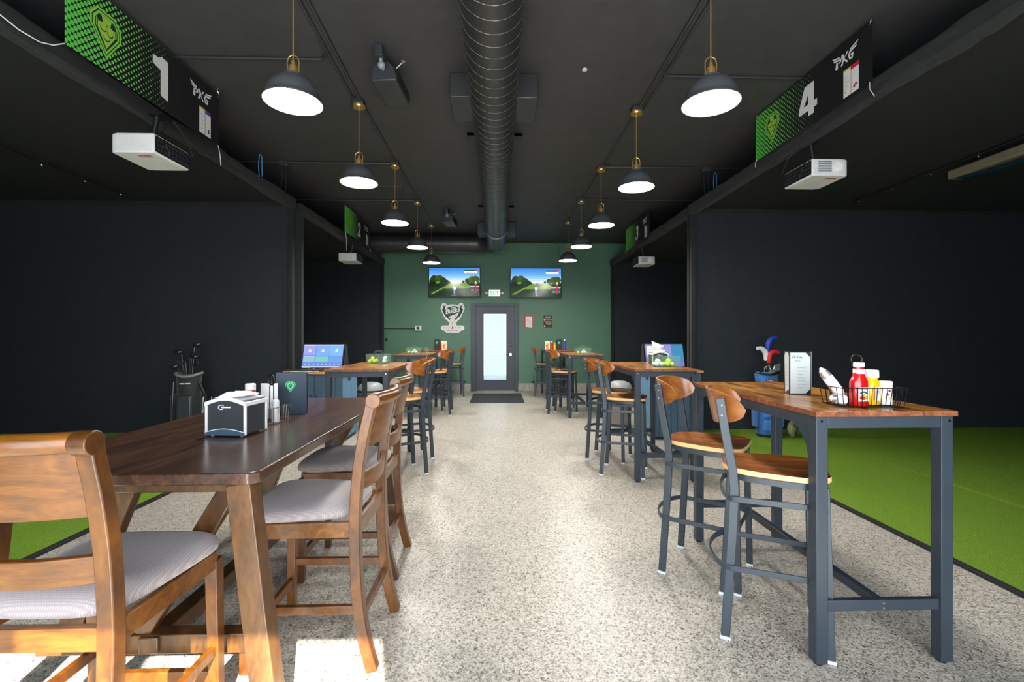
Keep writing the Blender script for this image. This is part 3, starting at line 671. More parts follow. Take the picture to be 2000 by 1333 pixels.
def wings(p, x, y, s, c='#eceef0'):           # angular three letter winged mark
    def P(*q): p.poly([(x + a * s, y + b_ * s) for a, b_ in q], c)
    P((0.0, 1.0), (0.72, 0.80), (0.68, 0.70), (0.10, 0.86)); P((0.12, 0.80), (0.82, 0.62), (0.92, 0.70), (0.86, 0.40), (0.62, 0.34), (0.60, 0.44), (0.74, 0.46), (0.72, 0.54), (0.18, 0.67))
    P((0.40, 0.56), (0.54, 0.53), (0.56, 0.10), (0.46, 0.0), (0.30, 0.10))
    P((0.88, 0.78), (1.06, 0.78), (1.22, 0.50), (1.18, 0.42), (1.52, 0.05), (1.34, 0.05), (1.12, 0.36), (1.00, 0.05), (0.82, 0.05), (1.02, 0.46))
    P((1.24, 0.56), (1.36, 0.78), (1.52, 0.78), (1.30, 0.48))
    P((2.4, 1.0), (1.68, 0.80), (1.72, 0.70), (2.30, 0.86)); P((2.28, 0.78), (2.22, 0.64), (1.72, 0.54), (1.64, 0.38), (1.72, 0.17), (1.81, 0.17), (1.84, 0.30), (1.71, 0.30), (1.74, 0.42), (2.0, 0.42), (1.92, 0.05), (1.64, 0.05), (1.50, 0.38), (1.62, 0.66))
def banner(num, L, Hb, m, mk):
    sgn = -1 if num in (1, 2) else 1
    t = T('bay_banner', {1: 'green to black hanging banner with large white number 1, nearest on the left', 2: 'striped green to black banner number 2, hanging left of the duct near the back', 3: 'darker striped banner number 3, hanging right of the duct near the back', 4: 'green to black hanging banner with large white number 4, nearest on the right'}[num], 'banner', (0, 0, 0), 0, 'numbered banners over the golf bays')
    MB().bb(0, L, -0.003, 0.0, 0, Hb).build('vinyl', m, t)
    p = Print(); emblem(p, L * 0.19, Hb * 0.54, Hb * 0.60); p.build('emblem_print', t, (0, -0.003, 0), (1, 0, 0), (0, 0, 1)); p = Print()
    w = '#eceef0'; x0 = L * 0.46; h = Hb * 0.60; y0 = Hb * 0.18
    if num == 1: p.poly([(x0 + a * h, y0 + b_ * h) for a, b_ in ((0.0, 0.98), (0.22, 1.0), (0.32, 1.08), (0.56, 1.06), (0.56, 0.0), (0.28, 0.04), (0.28, 0.70), (0.0, 0.76))], w)
    elif num == 4:
        for q in (((0.28, 1.0), (0.72, 1.0), (0.72, 0.80), (0.52, 0.80), (0.24, 0.38), (0.86, 0.38), (0.86, 0.18), (0.0, 0.18), (0.0, 0.36)), ((0.46, 1.0), (0.72, 1.0), (0.72, 0.0), (0.46, 0.0))):
            p.poly([(x0 + a * h, y0 + b_ * h) for a, b_ in q], w)
    else: p.text(str(num), x0, y0, h, w, bold=0.035, shear=0.15)
    p.build('number_print', t, (0, -0.003, 0), (1, 0, 0), (0, 0, 1)); p = Print()
    wings(p, L * 0.735, Hb * 0.62, Hb * 0.25); p.build('logo_print', t, (0, -0.003, 0), (1, 0, 0), (0, 0, 1)); p = Print()
    x1, w1 = L * 0.815, L * 0.05; top = {1: '#6d3fa0', 2: '#d0303a', 3: '#d0303a', 4: '#d22338'}[num]
    p.rect(x1, Hb * 0.05, x1 + w1, Hb * 0.52, '#f0f0f0').rect(x1 + w1 * 1.06, Hb * 0.05, x1 + w1 * 2.06, Hb * 0.52, '#f0f0f0')
    p.rect(x1 + w1 * 1.06, Hb * 0.45, x1 + w1 * 2.06, Hb * 0.52, top).rect(x1, Hb * 0.49, x1 + w1, Hb * 0.52, '#d9b84a')
    for i in range(7): p.rect(x1 + w1 * 0.2, Hb * (0.18 + i * 0.035), x1 + w1 * (0.5 + 0.3 * (i % 2)), Hb * (0.186 + i * 0.035), '#9a9a9a')
    p.circ(x1 + w1 * 0.3, Hb * 0.13, Hb * 0.012, '#c98040', 10)
    if num == 1:
        p.poly([(x1 + w1 * 1.45, Hb * 0.1), (x1 + w1 * 1.75, Hb * 0.12), (x1 + w1 * 1.7, Hb * 0.2), (x1 + w1 * 1.5, Hb * 0.18)], '#222222')
    else:
        p.circ(x1 + w1 * 1.5, Hb * 0.14, Hb * 0.025, '#c2253f', 12).circ(x1 + w1 * 1.7, Hb * 0.17, Hb * 0.02, '#c2253f', 12).circ(x1 + w1 * 1.85, Hb * 0.15, Hb * 0.015, '#3f8f3c', 10)
    p.text('NICE', x1 + w1 * 1.75, Hb * 0.40, Hb * 0.045, '#3a5a6a', rot=-PI / 2) if False else None
    p.build('advert_print', t, (0, -0.003, 0), (1, 0, 0), (0, 0, 1))
    for x in (0.02, L - 0.02):
        m_ = MB(); m_.lathe([(0.006, 0), (0.011, 0.001), (0.011, 0.003), (0.006, 0.004)], (x, -0.0045, Hb - 0.02), 14, Matrix.Rotation(PI / 2, 3, 'X')); m_.build('grommet', 'chrome', t)
        m_ = MB(); m_.tube([(x, -0.006, Hb - 0.02), (x + 0.012, -0.006, Hb - 0.005), (x + 0.010, -0.004, Hb + 0.02), (x, -0.002, Hb + 0.03), (x, -0.002, Hb + 0.06)], 0.0028, 6, up=(0, 1, 0)); m_.build('hook', 'chrome', t)
    return t
BZ = 3.165; HB = 0.455
def put_banner(t, num, y0, L, x, lens):
    if num in (1, 2): t.location = (x, y0, BZ); t.rotation_euler.z = PI / 2
    else: t.location = (x, y0 + L, BZ); t.rotation_euler.z = -PI / 2
    for xx, ln, bend in lens:
        m_ = MB(); m_.tube([(xx, -0.006, 0.012), (xx + bend * 0.3, -0.02, -ln * 0.4), (xx + bend, -0.02, -ln)], 0.0032, 6, up=(0, 1, 0)); m_.build('tie_cord', 'cord_white', t)
BZ = 3.135
put_banner(banner(1, 1.53, 0.485, 'banner_dots', 0), 1, 2.86, 1.53, -2.62, [(1.51, 0.17, 0.02)])
BZ = 3.15
put_banner(banner(2, 1.53, HB, 'banner_stripes', 0), 2, 7.92, 1.53, -2.62, [(0.02, 0.32, 0.01), (1.5, 0.06, 0.02)])
put_banner(banner(3, 1.53, HB, 'banner_stripes_two', 0), 3, 8.24, 1.40, 2.68, [(0.03, 0.03, 0.0)])
BZ = 3.195
put_banner(banner(4, 1.50, HB, 'banner_dots', 0), 4, 3.24, 1.50, 2.69, [(0.02, 0.07, 0.0), (1.48, 0.12, 0.06)])
m_ = MB(); m_.tube([(-2.63, 2.88, 3.15), (-2.65, 2.82, 3.10), (-2.67, 2.76, 3.08), (-2.71, 2.68, 3.10), (-2.76, 2.62, 3.15), (-2.80, 2.58, 3.24)], 0.0035, 6)
o = m_.build('tie_cord', 'cord_white'); tag(o, 'loose white cord tying the near corner of banner 1 to the beam', 'cord')

# ---------------------------------------------------------------- back wall things
def tv(loc, rz, lab):
    t = T('television', lab, 'television', loc, rz, 'wall televisions showing golf'); w, h = 1.27, 0.735
    MB().bb(-w / 2, w / 2, -0.02, 0.035, 0, h).build('frame', 'black_plastic', t, bevel=0.005)
    MB().bb(-0.2, 0.2, 0.035, 0.09, 0.2, 0.5).build('wall_mount', 'black_plastic', t)
    p = Print(); a, b_ = w - 0.03, h - 0.03
    sky = ['#3f86d8', '#4c92dd', '#5d9fe2', '#74b0e6', '#93c4ec', '#b5d8f0', '#d8e8ec']
    for i, c in enumerate(sky): p.rect(0, b_ * (1 - (i + 1) * 0.073), a, b_ * (1 - i * 0.073), c)
    p.rect(0, 0, a, b_ * 0.49, '#16331c'); p.rect(a * 0.3, b_ * 0.46, a * 0.9, b_ * 0.49, '#c8b860')
    p.poly([(0, b_ * 0.10), (a * 0.44, b_ * 0.46), (a * 0.47, b_ * 0.46), (a * 0.1, b_ * 0.16)], '#4f6a2a')
    p.poly([(a * 0.22, b_ * 0.27), (a * 0.42, b_ * 0.46), (a * 0.74, b_ * 0.46), (a * 0.9, b_ * 0.27)], '#6f8f3a')
    p.poly([(a * 0.02, b_ * 0.08), (a * 0.24, b_ * 0.27), (a * 0.27, b_ * 0.27), (a * 0.07, b_ * 0.08)], '#8f9f45')
    for cx, cy, r, c in ((0.03, 0.53, 0.10, '#1c2a12'), (0.10, 0.60, 0.12, '#25371a'), (0.20, 0.60, 0.13, '#3c4f1e'), (0.28, 0.55, 0.10, '#26381a'), (0.35, 0.50, 0.07, '#1d2c14'), (0.40, 0.48, 0.04, '#2c3f1c'), (0.16, 0.45, 0.10, '#16240f'), (0.06, 0.43, 0.09, '#14200f'),
                         (0.68, 0.51, 0.04, '#2c3f1c'), (0.76, 0.54, 0.08, '#2f451c'), (0.85, 0.58, 0.11, '#4a611f'), (0.95, 0.58, 0.12, '#3d541d')): p.circ(min(max(cx * a, r * b_ * 1.15), a - r * b_ * 1.15), cy * b_, r * b_ * 1.15, c, 14)
    p.circ(a * 0.17, b_ * 0.49, b_ * 0.06, '#3f9a2a', 14, 1.3, 0.8)
    p.rect(a * 0.45, b_ * 0.45, a * 0.62, b_ * 0.475, '#e0c088')
    p.rect(a * 0.485, b_ * 0.10, a * 0.515, b_ * 0.26, '#8c9bc0').rect(a * 0.48, b_ * 0.24, a * 0.53, b_ * 0.36, '#e6dfd2').rect(a * 0.50, b_ * 0.34, a * 0.55, b_ * 0.47, '#7a7890').circ(a * 0.545, b_ * 0.485, b_ * 0.022, '#e0c0a0', 12).rect(a * 0.44, b_ * 0.03, a * 0.55, b_ * 0.045, '#7090c8').rect(a * 0.50, b_ * 0.04, a * 0.512, b_ * 0.12, '#9fb0d8')
    p.rect(a * 0.70, b_ * 0.80, a * 0.95, b_ * 0.87, '#f2f2f2').rect(a * 0.70, b_ * 0.87, a * 0.90, b_ * 0.92, '#175b45').rect(a * 0.90, b_ * 0.87, a * 0.95, b_ * 0.94, '#c9303a')
    for i in range(6): p.rect(a * (0.74 + i * 0.03), b_ * 0.825, a * (0.76 + i * 0.03), b_ * 0.84, '#a08070')
    p.rect(a * 0.81, b_ * 0.12, a * 0.985, b_ * 0.33, '#2b3440').rect(a * 0.81, b_ * 0.33, a * 0.99, b_ * 0.36, '#e8e8e8').rect(a * 0.905, b_ * 0.12, a * 0.935, b_ * 0.36, '#d02a36')
    for i in range(4): p.rect(a * 0.825, b_ * (0.15 + i * 0.045), a * 0.89, b_ * (0.158 + i * 0.045), '#c0c8d0').rect(a * 0.945, b_ * (0.15 + i * 0.045), a * 0.975, b_ * (0.158 + i * 0.045), '#c0c8d0')
    p.circ(a * 0.92, b_ * 0.47, b_ * 0.05, '#d9c3b4', 12, 0.7, 1.2).rect(a * 0.905, b_ * 0.36, a * 0.935, b_ * 0.44, '#b03038')
    p.build('screen', t, (-a / 2, -0.0205, 0.018), (1, 0, 0), (0, 0, 1), 'screen', 0.0003)
tv((-1.085, YB - 0.095, 2.325), math.radians(-2.0), 'wall television showing a golf game, left of the exit sign')
tv((0.917, YB - 0.095, 2.315), math.radians(0.0), 'wall television showing a golf game, right of the exit sign')
t = T('exit_sign', 'small white emergency sign reading EXIT above the back door', 'exit sign', (-0.105, YB, 2.34))
MB().bb(-0.15, 0.15, -0.05, 0.0, 0, 0.19).build('housing', 'white_plastic', t, bevel=0.018, seg=3)
for s in (-1, 1):
    m = MB(); m.cyl((s * 0.145, -0.03, 0.095), (s * 0.185, -0.03, 0.095), 0.02).lathe([(0, -0.02), (0.03, -0.018), (0.036, 0.0), (0.03, 0.02), (0, 0.024)], (s * 0.2, -0.035, 0.095), 18, Matrix.Rotation(PI / 2, 3, 'X')); m.build('lamp_head', 'white_plastic', t)
p = Print(); p.rect(-0.135, 0.015, 0.135, 0.175, '#e4f4ea'); p.text('EXIT', 0, 0.04, 0.105, '#3fbf7a', bold=0.015, w=0.21, center=True); p.build('sign_face', t, (0, -0.0505, 0), (1, 0, 0), (0, 0, 1), 'sign_glow')
# shaped team plaque
t = T('shaped_plaque', 'white antler-shaped plaque reading The Bucks on the green wall left of the door', 'sign', (-1.14, YB, 1.445))
out = [(-0.085, 0.26), (-0.19, 0.36), (-0.255, 0.50), (-0.30, 0.60), (-0.285, 0.655), (-0.265, 0.70), (-0.25, 0.735), (-0.215, 0.745), (-0.16, 0.72), (-0.135, 0.675), (-0.07, 0.70), (0, 0.705), (0.07, 0.70), (0.135, 0.675), (0.16, 0.72), (0.215, 0.745), (0.25, 0.735), (0.265, 0.70), (0.285, 0.655), (0.30, 0.60), (0.255, 0.50), (0.19, 0.36), (0.085, 0.26),
       (0.09, 0.21), (0.10, 0.185), (0.24, 0.185), (0.275, 0.165), (0.295, 0.12), (0.275, 0.075), (0.20, 0.055), (0.17, 0.015), (0.14, 0), (-0.14, 0), (-0.17, 0.015), (-0.20, 0.055), (-0.275, 0.075), (-0.295, 0.12), (-0.275, 0.165), (-0.24, 0.185), (-0.10, 0.185), (-0.09, 0.21)]
tb = MB(); k = len(out); m = MB(); m.prism(out, (0, -0.003, 0), (1, 0, 0), (0, 0, 1), 0.02); m.build('plaque_board', 'white_plastic', t, sharp=20)
p = Print()
for s in (-1, 1):
    p.poly([(s * x, y) for x, y in ((0.07, 0.31), (0.18, 0.42), (0.245, 0.53), (0.262, 0.60), (0.235, 0.58), (0.225, 0.62), (0.225, 0.70), (0.20, 0.66), (0.165, 0.70), (0.185, 0.62), (0.19, 0.54), (0.13, 0.45))], '#16201c')
    p.line([(s * 0.09, 0.33), (s * 0.05, 0.365), (s * 0.04, 0.35)], 0.022, '#16201c').line([(s * 0.12, 0.36), (s * 0.075, 0.43)], 0.02, '#16201c').line([(s * 0.15, 0.40), (s * 0.13, 0.45)], 0.02, '#16201c')
p.poly([(-0.19, 0.46), (-0.20, 0.56), (-0.10, 0.64), (0.02, 0.665), (0.09, 0.66), (0.20, 0.60), (0.21, 0.53), (0.05, 0.46), (-0.10, 0.40)], '#1d4a38')
p.text('THE', 0.005, 0.60, 0.045, '#e6f0e4', bold=0.02, center=True, rot=0.05)
p.text('Bucks', -0.165, 0.465, 0.125, '#e6f0e4', bold=0.03, shear=0.2, w=0.36, rot=0.18)
p.circ(0, 0.255, 0.075, '#b9b6a4', 28).circ(0, 0.255, 0.068, '#efece0', 28)
for s in (-1, 1): p.line([(s * 0.008, 0.255), (s * 0.02, 0.275), (s * 0.035, 0.28), (s * 0.035, 0.305)], 0.007, '#8c8873')
p.poly([(-0.02, 0.255), (0.02, 0.255), (0.01, 0.215), (-0.01, 0.215)], '#8c8873')
p.text('Michelob', -0.225, 0.118, 0.026, '#8f9aa8', shear=0.2, w=0.18).text('ULTRA', 0.035, 0.118, 0.03, '#8f9aa8', w=0.19).poly([(-0.018, 0.10), (0.012, 0.10), (0.018, 0.16), (-0.012, 0.16)], '#c8242e')
p.rect(-0.14, 0.06, -0.06, 0.072, '#6d7278').rect(-0.045, 0.06, 0.02, 0.072, '#6d7278').rect(0.035, 0.06, 0.14, 0.072, '#6d7278')
p.build('plaque_print', t, (0, -0.0235, 0), (1, 0, 0), (0, 0, 1))
# posters
t = T('wall_notice', 'white printed notice with a red border on the green wall right of the door', 'notice', (0.745, YB, 1.58))
MB().bb(-0.115, 0.115, -0.006, 0, 0, 0.295).build('notice_sheet', 'white_plastic', t)
p = Print(); p.rect(-0.115, 0, 0.115, 0.295, '#cc4a48').poly([(-0.075, 0.02), (0.085, 0.0), (0.085, 0.275), (-0.075, 0.275)], '#f1efec')
for i in range(7): p.rect(-0.05, 0.05 + i * 0.03, -0.05 + 0.06 + 0.05 * (i * 37 % 5) / 4, 0.055 + i * 0.03, '#c58a88')
p.build('notice_print', t, (0, -0.006, 0), (1, 0, 0), (0, 0, 1))
t = T('wall_poster', 'small black and gold poster on the green wall, right of the red bordered notice', 'poster', (1.225, YB, 1.585))
MB().bb(-0.11, 0.11, -0.006, 0, 0, 0.29).build('poster_sheet', 'black_plastic', t)
p = Print(); p.rect(-0.11, 0, 0.11, 0.29, '#17140f').poly([(-0.07, 0.25), (-0.04, 0.28), (0, 0.265), (0.04, 0.28), (0.07, 0.25)], '#caa24a').rect(-0.08, 0.225, 0.08, 0.245, '#d9b765').rect(-0.1, 0.175, 0.1, 0.20, '#c99a52').circ(-0.085, 0.185, 0.02, '#efe8d0').rect(-0.09, 0.14, 0.09, 0.15, '#b0a090').rect(-0.06, 0.10, 0.09, 0.115, '#d2bf90').rect(-0.04, 0.06, 0.08, 0.072, '#a98a4a').circ(-0.08, 0.03, 0.02, '#efe8d0')
p.build('poster_print', t, (0, -0.006, 0), (1, 0, 0), (0, 0, 1))
t = T('control_box', 'small white wall control box with a round black dial on the green wall', 'control box', (-1.985, YB, 1.505))
MB().bb(-0.08, 0.08, -0.05, 0, 0, 0.12).build('box_housing', 'white_plastic', t, bevel=0.008)
MB().cyl((0, -0.05, 0.06), (0, -0.062, 0.06), 0.035, 24).build('dial', 'black_plastic', t)
MB().tube([(-0.08, -0.012, 0.045), (-0.9, -0.012, 0.045)], 0.008, 8).build('feed_conduit', 'black_plastic', t)
o = MB().tube([(1.48, YB - 0.012, 3.05), (1.48, YB - 0.012, H)], 0.012, 8).build('wall_conduit', 'green_paint'); tag(o, 'thin green painted vertical conduit on the wall above the right television', 'conduit')
o = MB().bb(-2.80, -2.74, YB - 0.03, YB, 1.24, 1.32).build('wall_latch', 'black_plastic', bevel=0.004); tag(o, 'small black bracket on the green wall beside the left rear bay', 'bracket')

# ---------------------------------------------------------------- bar tables
TH = 1.058
def bar_table(w=0.60, L=1.22):
    t = T('bar_table', '', 'table', (0, 0, 0), 0, 'metal framed bar tables'); hw, hl = w / 2, L / 2
    m = MB(); m.bb(-hw, hw, -hl, hl, TH - 0.02, TH)
    m.m = [0, 0, 0, 0, 0, 0]; tp = m
    top = MB(); top.mi(1).bb(-hw, hw, -hl, hl, TH - 0.022, TH - 0.002).mi(0).bb(-hw + 0.001, hw - 0.001, -hl + 0.001, hl - 0.001, TH - 0.004, TH)
    top.build('tabletop', ['bar_top', 'bar_edge'], t)
    a = 0.05; zi = TH - 0.022
    for sx in (-1, 1):
        for sy in (-1, 1):
            cx, cy = sx * (hw - 0.01 - a / 2), sy * (hl - 0.01 - a / 2)
            lg = MB().bb(cx - a / 2, cx + a / 2, cy - a / 2, cy + a / 2, 0.012, zi).build('leg', 'table_metal', t, bevel=0.003)
            MB().cyl((cx, cy, 0), (cx, cy, 0.014), 0.016, 12).build('glide_foot', 'rubber', lg)
            pr = [(0, 0), (0.11, 0), (0.075, -0.022), (0.045, -0.05), (0.022, -0.085), (0.01, -0.13), (0, -0.13)]
            y0 = cy - sy * a / 2
            m = MB(); m.prism([(-sy * q[0], q[1]) for q in pr], (cx + sx * 0.018, y0, zi - 0.05), (0, 1, 0), (0, 0, 1), 0.003); m.build('gusset', 'table_metal', t)
    for sx in (-1, 1): MB().bb(sx * (hw - 0.012) - 0.0, sx * (hw - 0.042), -hl + 0.06, hl - 0.06, zi - 0.05, zi).build('apron', 'table_metal', t, bevel=0.002)
    for sy in (-1, 1):
        MB().bb(-hw + 0.06, hw - 0.06, sy * (hl - 0.012), sy * (hl - 0.042), zi - 0.05, zi).build('apron', 'table_metal', t, bevel=0.002)
        m = MB().bb(-hw + 0.06, hw - 0.06, sy * (hl - 0.02), sy * (hl - 0.045), 0.225, 0.27); eb = m.build('end_bar', 'table_metal', t, bevel=0.002)
        m = MB()
        for z in (0.237, 0.258): m.cyl((0.0, sy * (hl - 0.02), z), (0.0, sy * (hl - 0.016), z), 0.006, 8)
        for sx in (-1, 1): m.cyl((sx * (hw - 0.03), sy * (hl - 0.011), zi - 0.02), (sx * (hw - 0.03), sy * (hl - 0.006), zi - 0.02), 0.006, 8)
        m.build('bolts', 'chrome', eb)
    MB().bb(-0.018, 0.018, -hl + 0.04, hl - 0.04, 0.23, 0.265).build('stretcher', 'table_metal', t, bevel=0.002)
    return t
bt = bar_table(); bt.location = (1.597, 2.46, 0); bt.rotation_euler.z = 0.0; bt['label'] = 'bar table nearest on the right holding the ketchup caddy and wine menu'
dup(bt, (1.565, 4.86, 0), 0, 'bar table on the right in front of the blue cabinet, holding a tissue dispenser')
dup(bt, (1.45, 8.24, 0), 0, 'third bar table back on the right, with a ball tub on it')
dup(bt, (1.30, 10.45, 0), 0, 'rearmost bar table on the right beside the green wall')
dup(bt, (-1.32, 4.92, 0), 0, 'bar table on the left behind the dark wooden table, beside the monitor cabinet')
dup(bt, (-1.47, 8.32, 0), 0, 'second bar table back on the left, holding a ball tub')
dup(bt, (-1.42, 10.45, 0), 0, 'rearmost bar table on the left beside the green wall')

# ---------------------------------------------------------------- metal bar stools
def stool():
    t = T('bar_stool', '', 'bar stool', (0, 0, 0), 0, 'metal framed bar stools')
    sec = lambda a, b_: [(-a / 2, -b_ / 2), (a / 2, -b_ / 2), (a / 2, b_ / 2), (-a / 2, b_ / 2)]
    for sy in (-1, 1):
        lg = MB().sweep([(-0.205, sy * 0.195, 0.012), (-0.175, sy * 0.185, 0.50), (-0.168, sy * 0.183, 0.68), (-0.175, sy * 0.184, 0.76), (-0.205, sy * 0.192, 0.93), (-0.228, sy * 0.200, 1.085)], sec(0.024, 0.038), up=(1, 0, 0)).build('back_post', 'slate_metal', t, bevel=0.003)
        MB().box((-0.205, sy * 0.195, 0.006), (0.042, 0.028, 0.012)).build('foot_cap', 'foot', lg)
        m = MB()
        for z in (1.01, 1.055): m.cyl((-0.220, sy * 0.205, z), (-0.220, sy * 0.213, z), 0.0045, 8)
        m.build('bolts', 'grey_plastic', lg)
        lg = MB().sweep([(0.195, sy * 0.195, 0.012), (0.178, sy * 0.178, 0.725)], sec(0.027, 0.033), up=(1, 0, 0)).build('front_leg', 'slate_metal', t, bevel=0.003)
        MB().box((0.195, sy * 0.195, 0.006), (0.036, 0.030, 0.012)).build('foot_cap', 'foot', lg)
    def ring(z, e, bow, w=0.008, hh=0.026):
        pts = [(0.185 + e * 0.3, -0.19 - e * 0.2, z), (0.05, -0.192 - e * 0.5, z), (-0.10, -0.195 - e * 0.7, z)]
        for i in range(13):
            a = -PI / 2 - PI * i / 12; pts.append((-0.17 + bow * math.cos(a) * 1.0, (0.195 + e) * math.sin(a), z))
        pts += [(-0.10, 0.195 + e * 0.7, z), (0.05, 0.192 + e * 0.5, z), (0.185 + e * 0.3, 0.19 + e * 0.2, z)]
        return MB().sweep(pts, sec(w, hh), closed=False)
    ring(0.325, 0.012, 0.10).build('foot_ring', 'slate_metal', t, bevel=0.002)
    ring(0.635, 0.006, 0.05).build('upper_ring', 'slate_metal', t, bevel=0.002)
    MB().beam((0.19, -0.18, 0.335), (0.19, 0.18, 0.335), 0.008, 0.026).build('front_rail', 'slate_metal', t)
    MB().beam((-0.19, -0.18, 0.22), (-0.19, 0.18, 0.22), 0.008, 0.022).build('rear_rail', 'slate_metal', t) if False else None
    # seat
    def outl(k, a):
        ca, sa = math.cos(a), math.sin(a); p_ = 3.2; q = (abs(ca) ** p_ + abs(sa) ** p_) ** (-1 / p_)
        x = ca * q * 0.205; y = sa * q * (0.185 + 0.03 * ca)
        if x > 0: x += 0.012 * (abs(sa) > 0.5) * abs(math.sin(2 * a))
        return (x * k * 1.05, y * k * 1.04)
    n, rr = 44, 8; vs = []; fs = []; ms = []
    for j in range(1, rr + 1):
        k = j / rr
        for i in range(n):
            x, y = outl(k, 2 * PI * i / n)
            dz = -0.014 * (1 - k ** 3) - 0.006 * math.exp(-((abs(y) - 0.08) / 0.05) ** 2) * (1 - k ** 4) * (1 if x > -0.1 else 0.4)
            vs.append((x, y, 0.762 + dz))
    vs.append((0, 0, 0.746)); C0 = len(vs) - 1
    for i in range(n): vs.append((outl(1.0, 2 * PI * i / n)[0], outl(1.0, 2 * PI * i / n)[1], 0.740))
    for i in range(n): vs.append((outl(0.93, 2 * PI * i / n)[0], outl(0.93, 2 * PI * i / n)[1], 0.733))
    for i in range(n): fs.append((C0, i, (i + 1) % n)); ms.append(0)
    for j in range(rr - 1):
        for i in range(n): fs.append((j * n + i, (j + 1) * n + i, (j + 1) * n + (i + 1) % n, j * n + (i + 1) % n)); ms.append(0)
    e = (rr - 1) * n; b0 = C0 + 1; b1 = b0 + n
    for i in range(n):
        fs.append((e + i, b0 + i, b0 + (i + 1) % n, e + (i + 1) % n)); ms.append(1)
        fs.append((b0 + i, b1 + i, b1 + (i + 1) % n, b0 + (i + 1) % n)); ms.append(1)
    fs.append(tuple(b1 + i for i in range(n))); ms.append(1)
    s = MB(); s.v = vs; s.f = fs; s.m = ms; s.build('seat', ['stool_wood', 'ply_edge'], t, sharp=40)
    pts = [(outl(0.90, 2 * PI * i / 32)[0], outl(0.90, 2 * PI * i / 32)[1], 0.720) for i in range(32)]
    MB().sweep(pts, sec(0.02, 0.026), closed=True).build('seat_frame', 'slate_metal', t)
    # wrapped plywood backrest
    nu, nv = 28, 8; F = []; B = []
    for i in range(nu + 1):
        u = -1 + 2 * i / nu; a = u * math.radians(84)
        hh = 0.080 * max(0.0, 1 - abs(u) ** 3.4) ** 0.5; hb = 0.082 * max(0.0, 1 - abs(u) ** 2.3) ** 0.55
        R_ = 0.212; px, py = -0.268 + 0.165 * (1 - math.cos(a)), R_ * math.sin(a) / math.sin(math.radians(84)) * 0.98
        tx, ty = 0.165 * math.sin(a), R_ * math.cos(a); q = math.hypot(tx, ty); nx, ny = ty / q, -tx / q
        for j in range(nv + 1):
            v = j / nv; z = 1.036 - hb + (hh + hb) * v; lean = -(z - 1.03) * 0.22
            F.append((px + lean + nx * 0.005, py + ny * 0.005, z)); B.append((px + lean - nx * 0.005, py - ny * 0.005, z))
    fs = []; ms = []; o2 = len(F)
    for i in range(nu):
        for j in range(nv):
            a = i * (nv + 1) + j; fs.append((a, a + 1, a + nv + 2, a + nv + 1)); fs.append((o2 + a, o2 + a + nv + 1, o2 + a + nv + 2, o2 + a + 1)); ms += [0, 0]
        for j in (0, nv):
            a = i * (nv + 1) + j; fs.append((a, a + nv + 1, o2 + a + nv + 1, o2 + a)); ms.append(1)
    s = MB(); s.v = F + B; s.f = fs; s.m = ms; s.build('backrest', ['stool_wood', 'back_edge'], t, sharp=50)
    return t
st = stool()
r = math.radians
stools = [((1.295, 2.15), -25, 'bar stool nearest on the right, at the ketchup table, closest to the camera'),
          ((1.225, 2.67), -37, 'second bar stool on the right, at the ketchup table, nearer the wine menu'),
          ((1.27, 4.62), -21, 'nearer of two overlapping bar stools at the table before the right blue cabinet'),
          ((1.25, 5.17), -27, 'farther of two overlapping bar stools at the table before the right blue cabinet'),
          ((1.13, 8.06), -25, 'nearer bar stool at the third bar table on the right'),
          ((1.16, 8.60), -25, 'farther bar stool at the third bar table on the right, behind its neighbour'),
          ((1.02, 10.4), -8, 'last bar stool on the right, standing against the green wall right of the door'),
          ((-0.99, 4.66), 209, 'nearer bar stool on the left, directly behind the padded wooden chairs'),
          ((-1.01, 5.26), 206, 'farther bar stool at the first left bar table, just behind its neighbour'),
          ((-1.11, 8.05), 207, 'nearer bar stool at the second left bar table'),
          ((-1.13, 8.60), 207, 'farther bar stool at the second left bar table, mostly hidden by its neighbour'),
          ((-1.02, 10.45), 192, 'last bar stool on the left, standing by the green wall left of the door')]
for i, (p, a, lab) in enumerate(stools):
    if i == 0: st.location = (p[0], p[1], 0); st.rotation_euler.z = r(a); st['label'] = lab
    else: dup(st, (p[0], p[1], 0), r(a), lab)

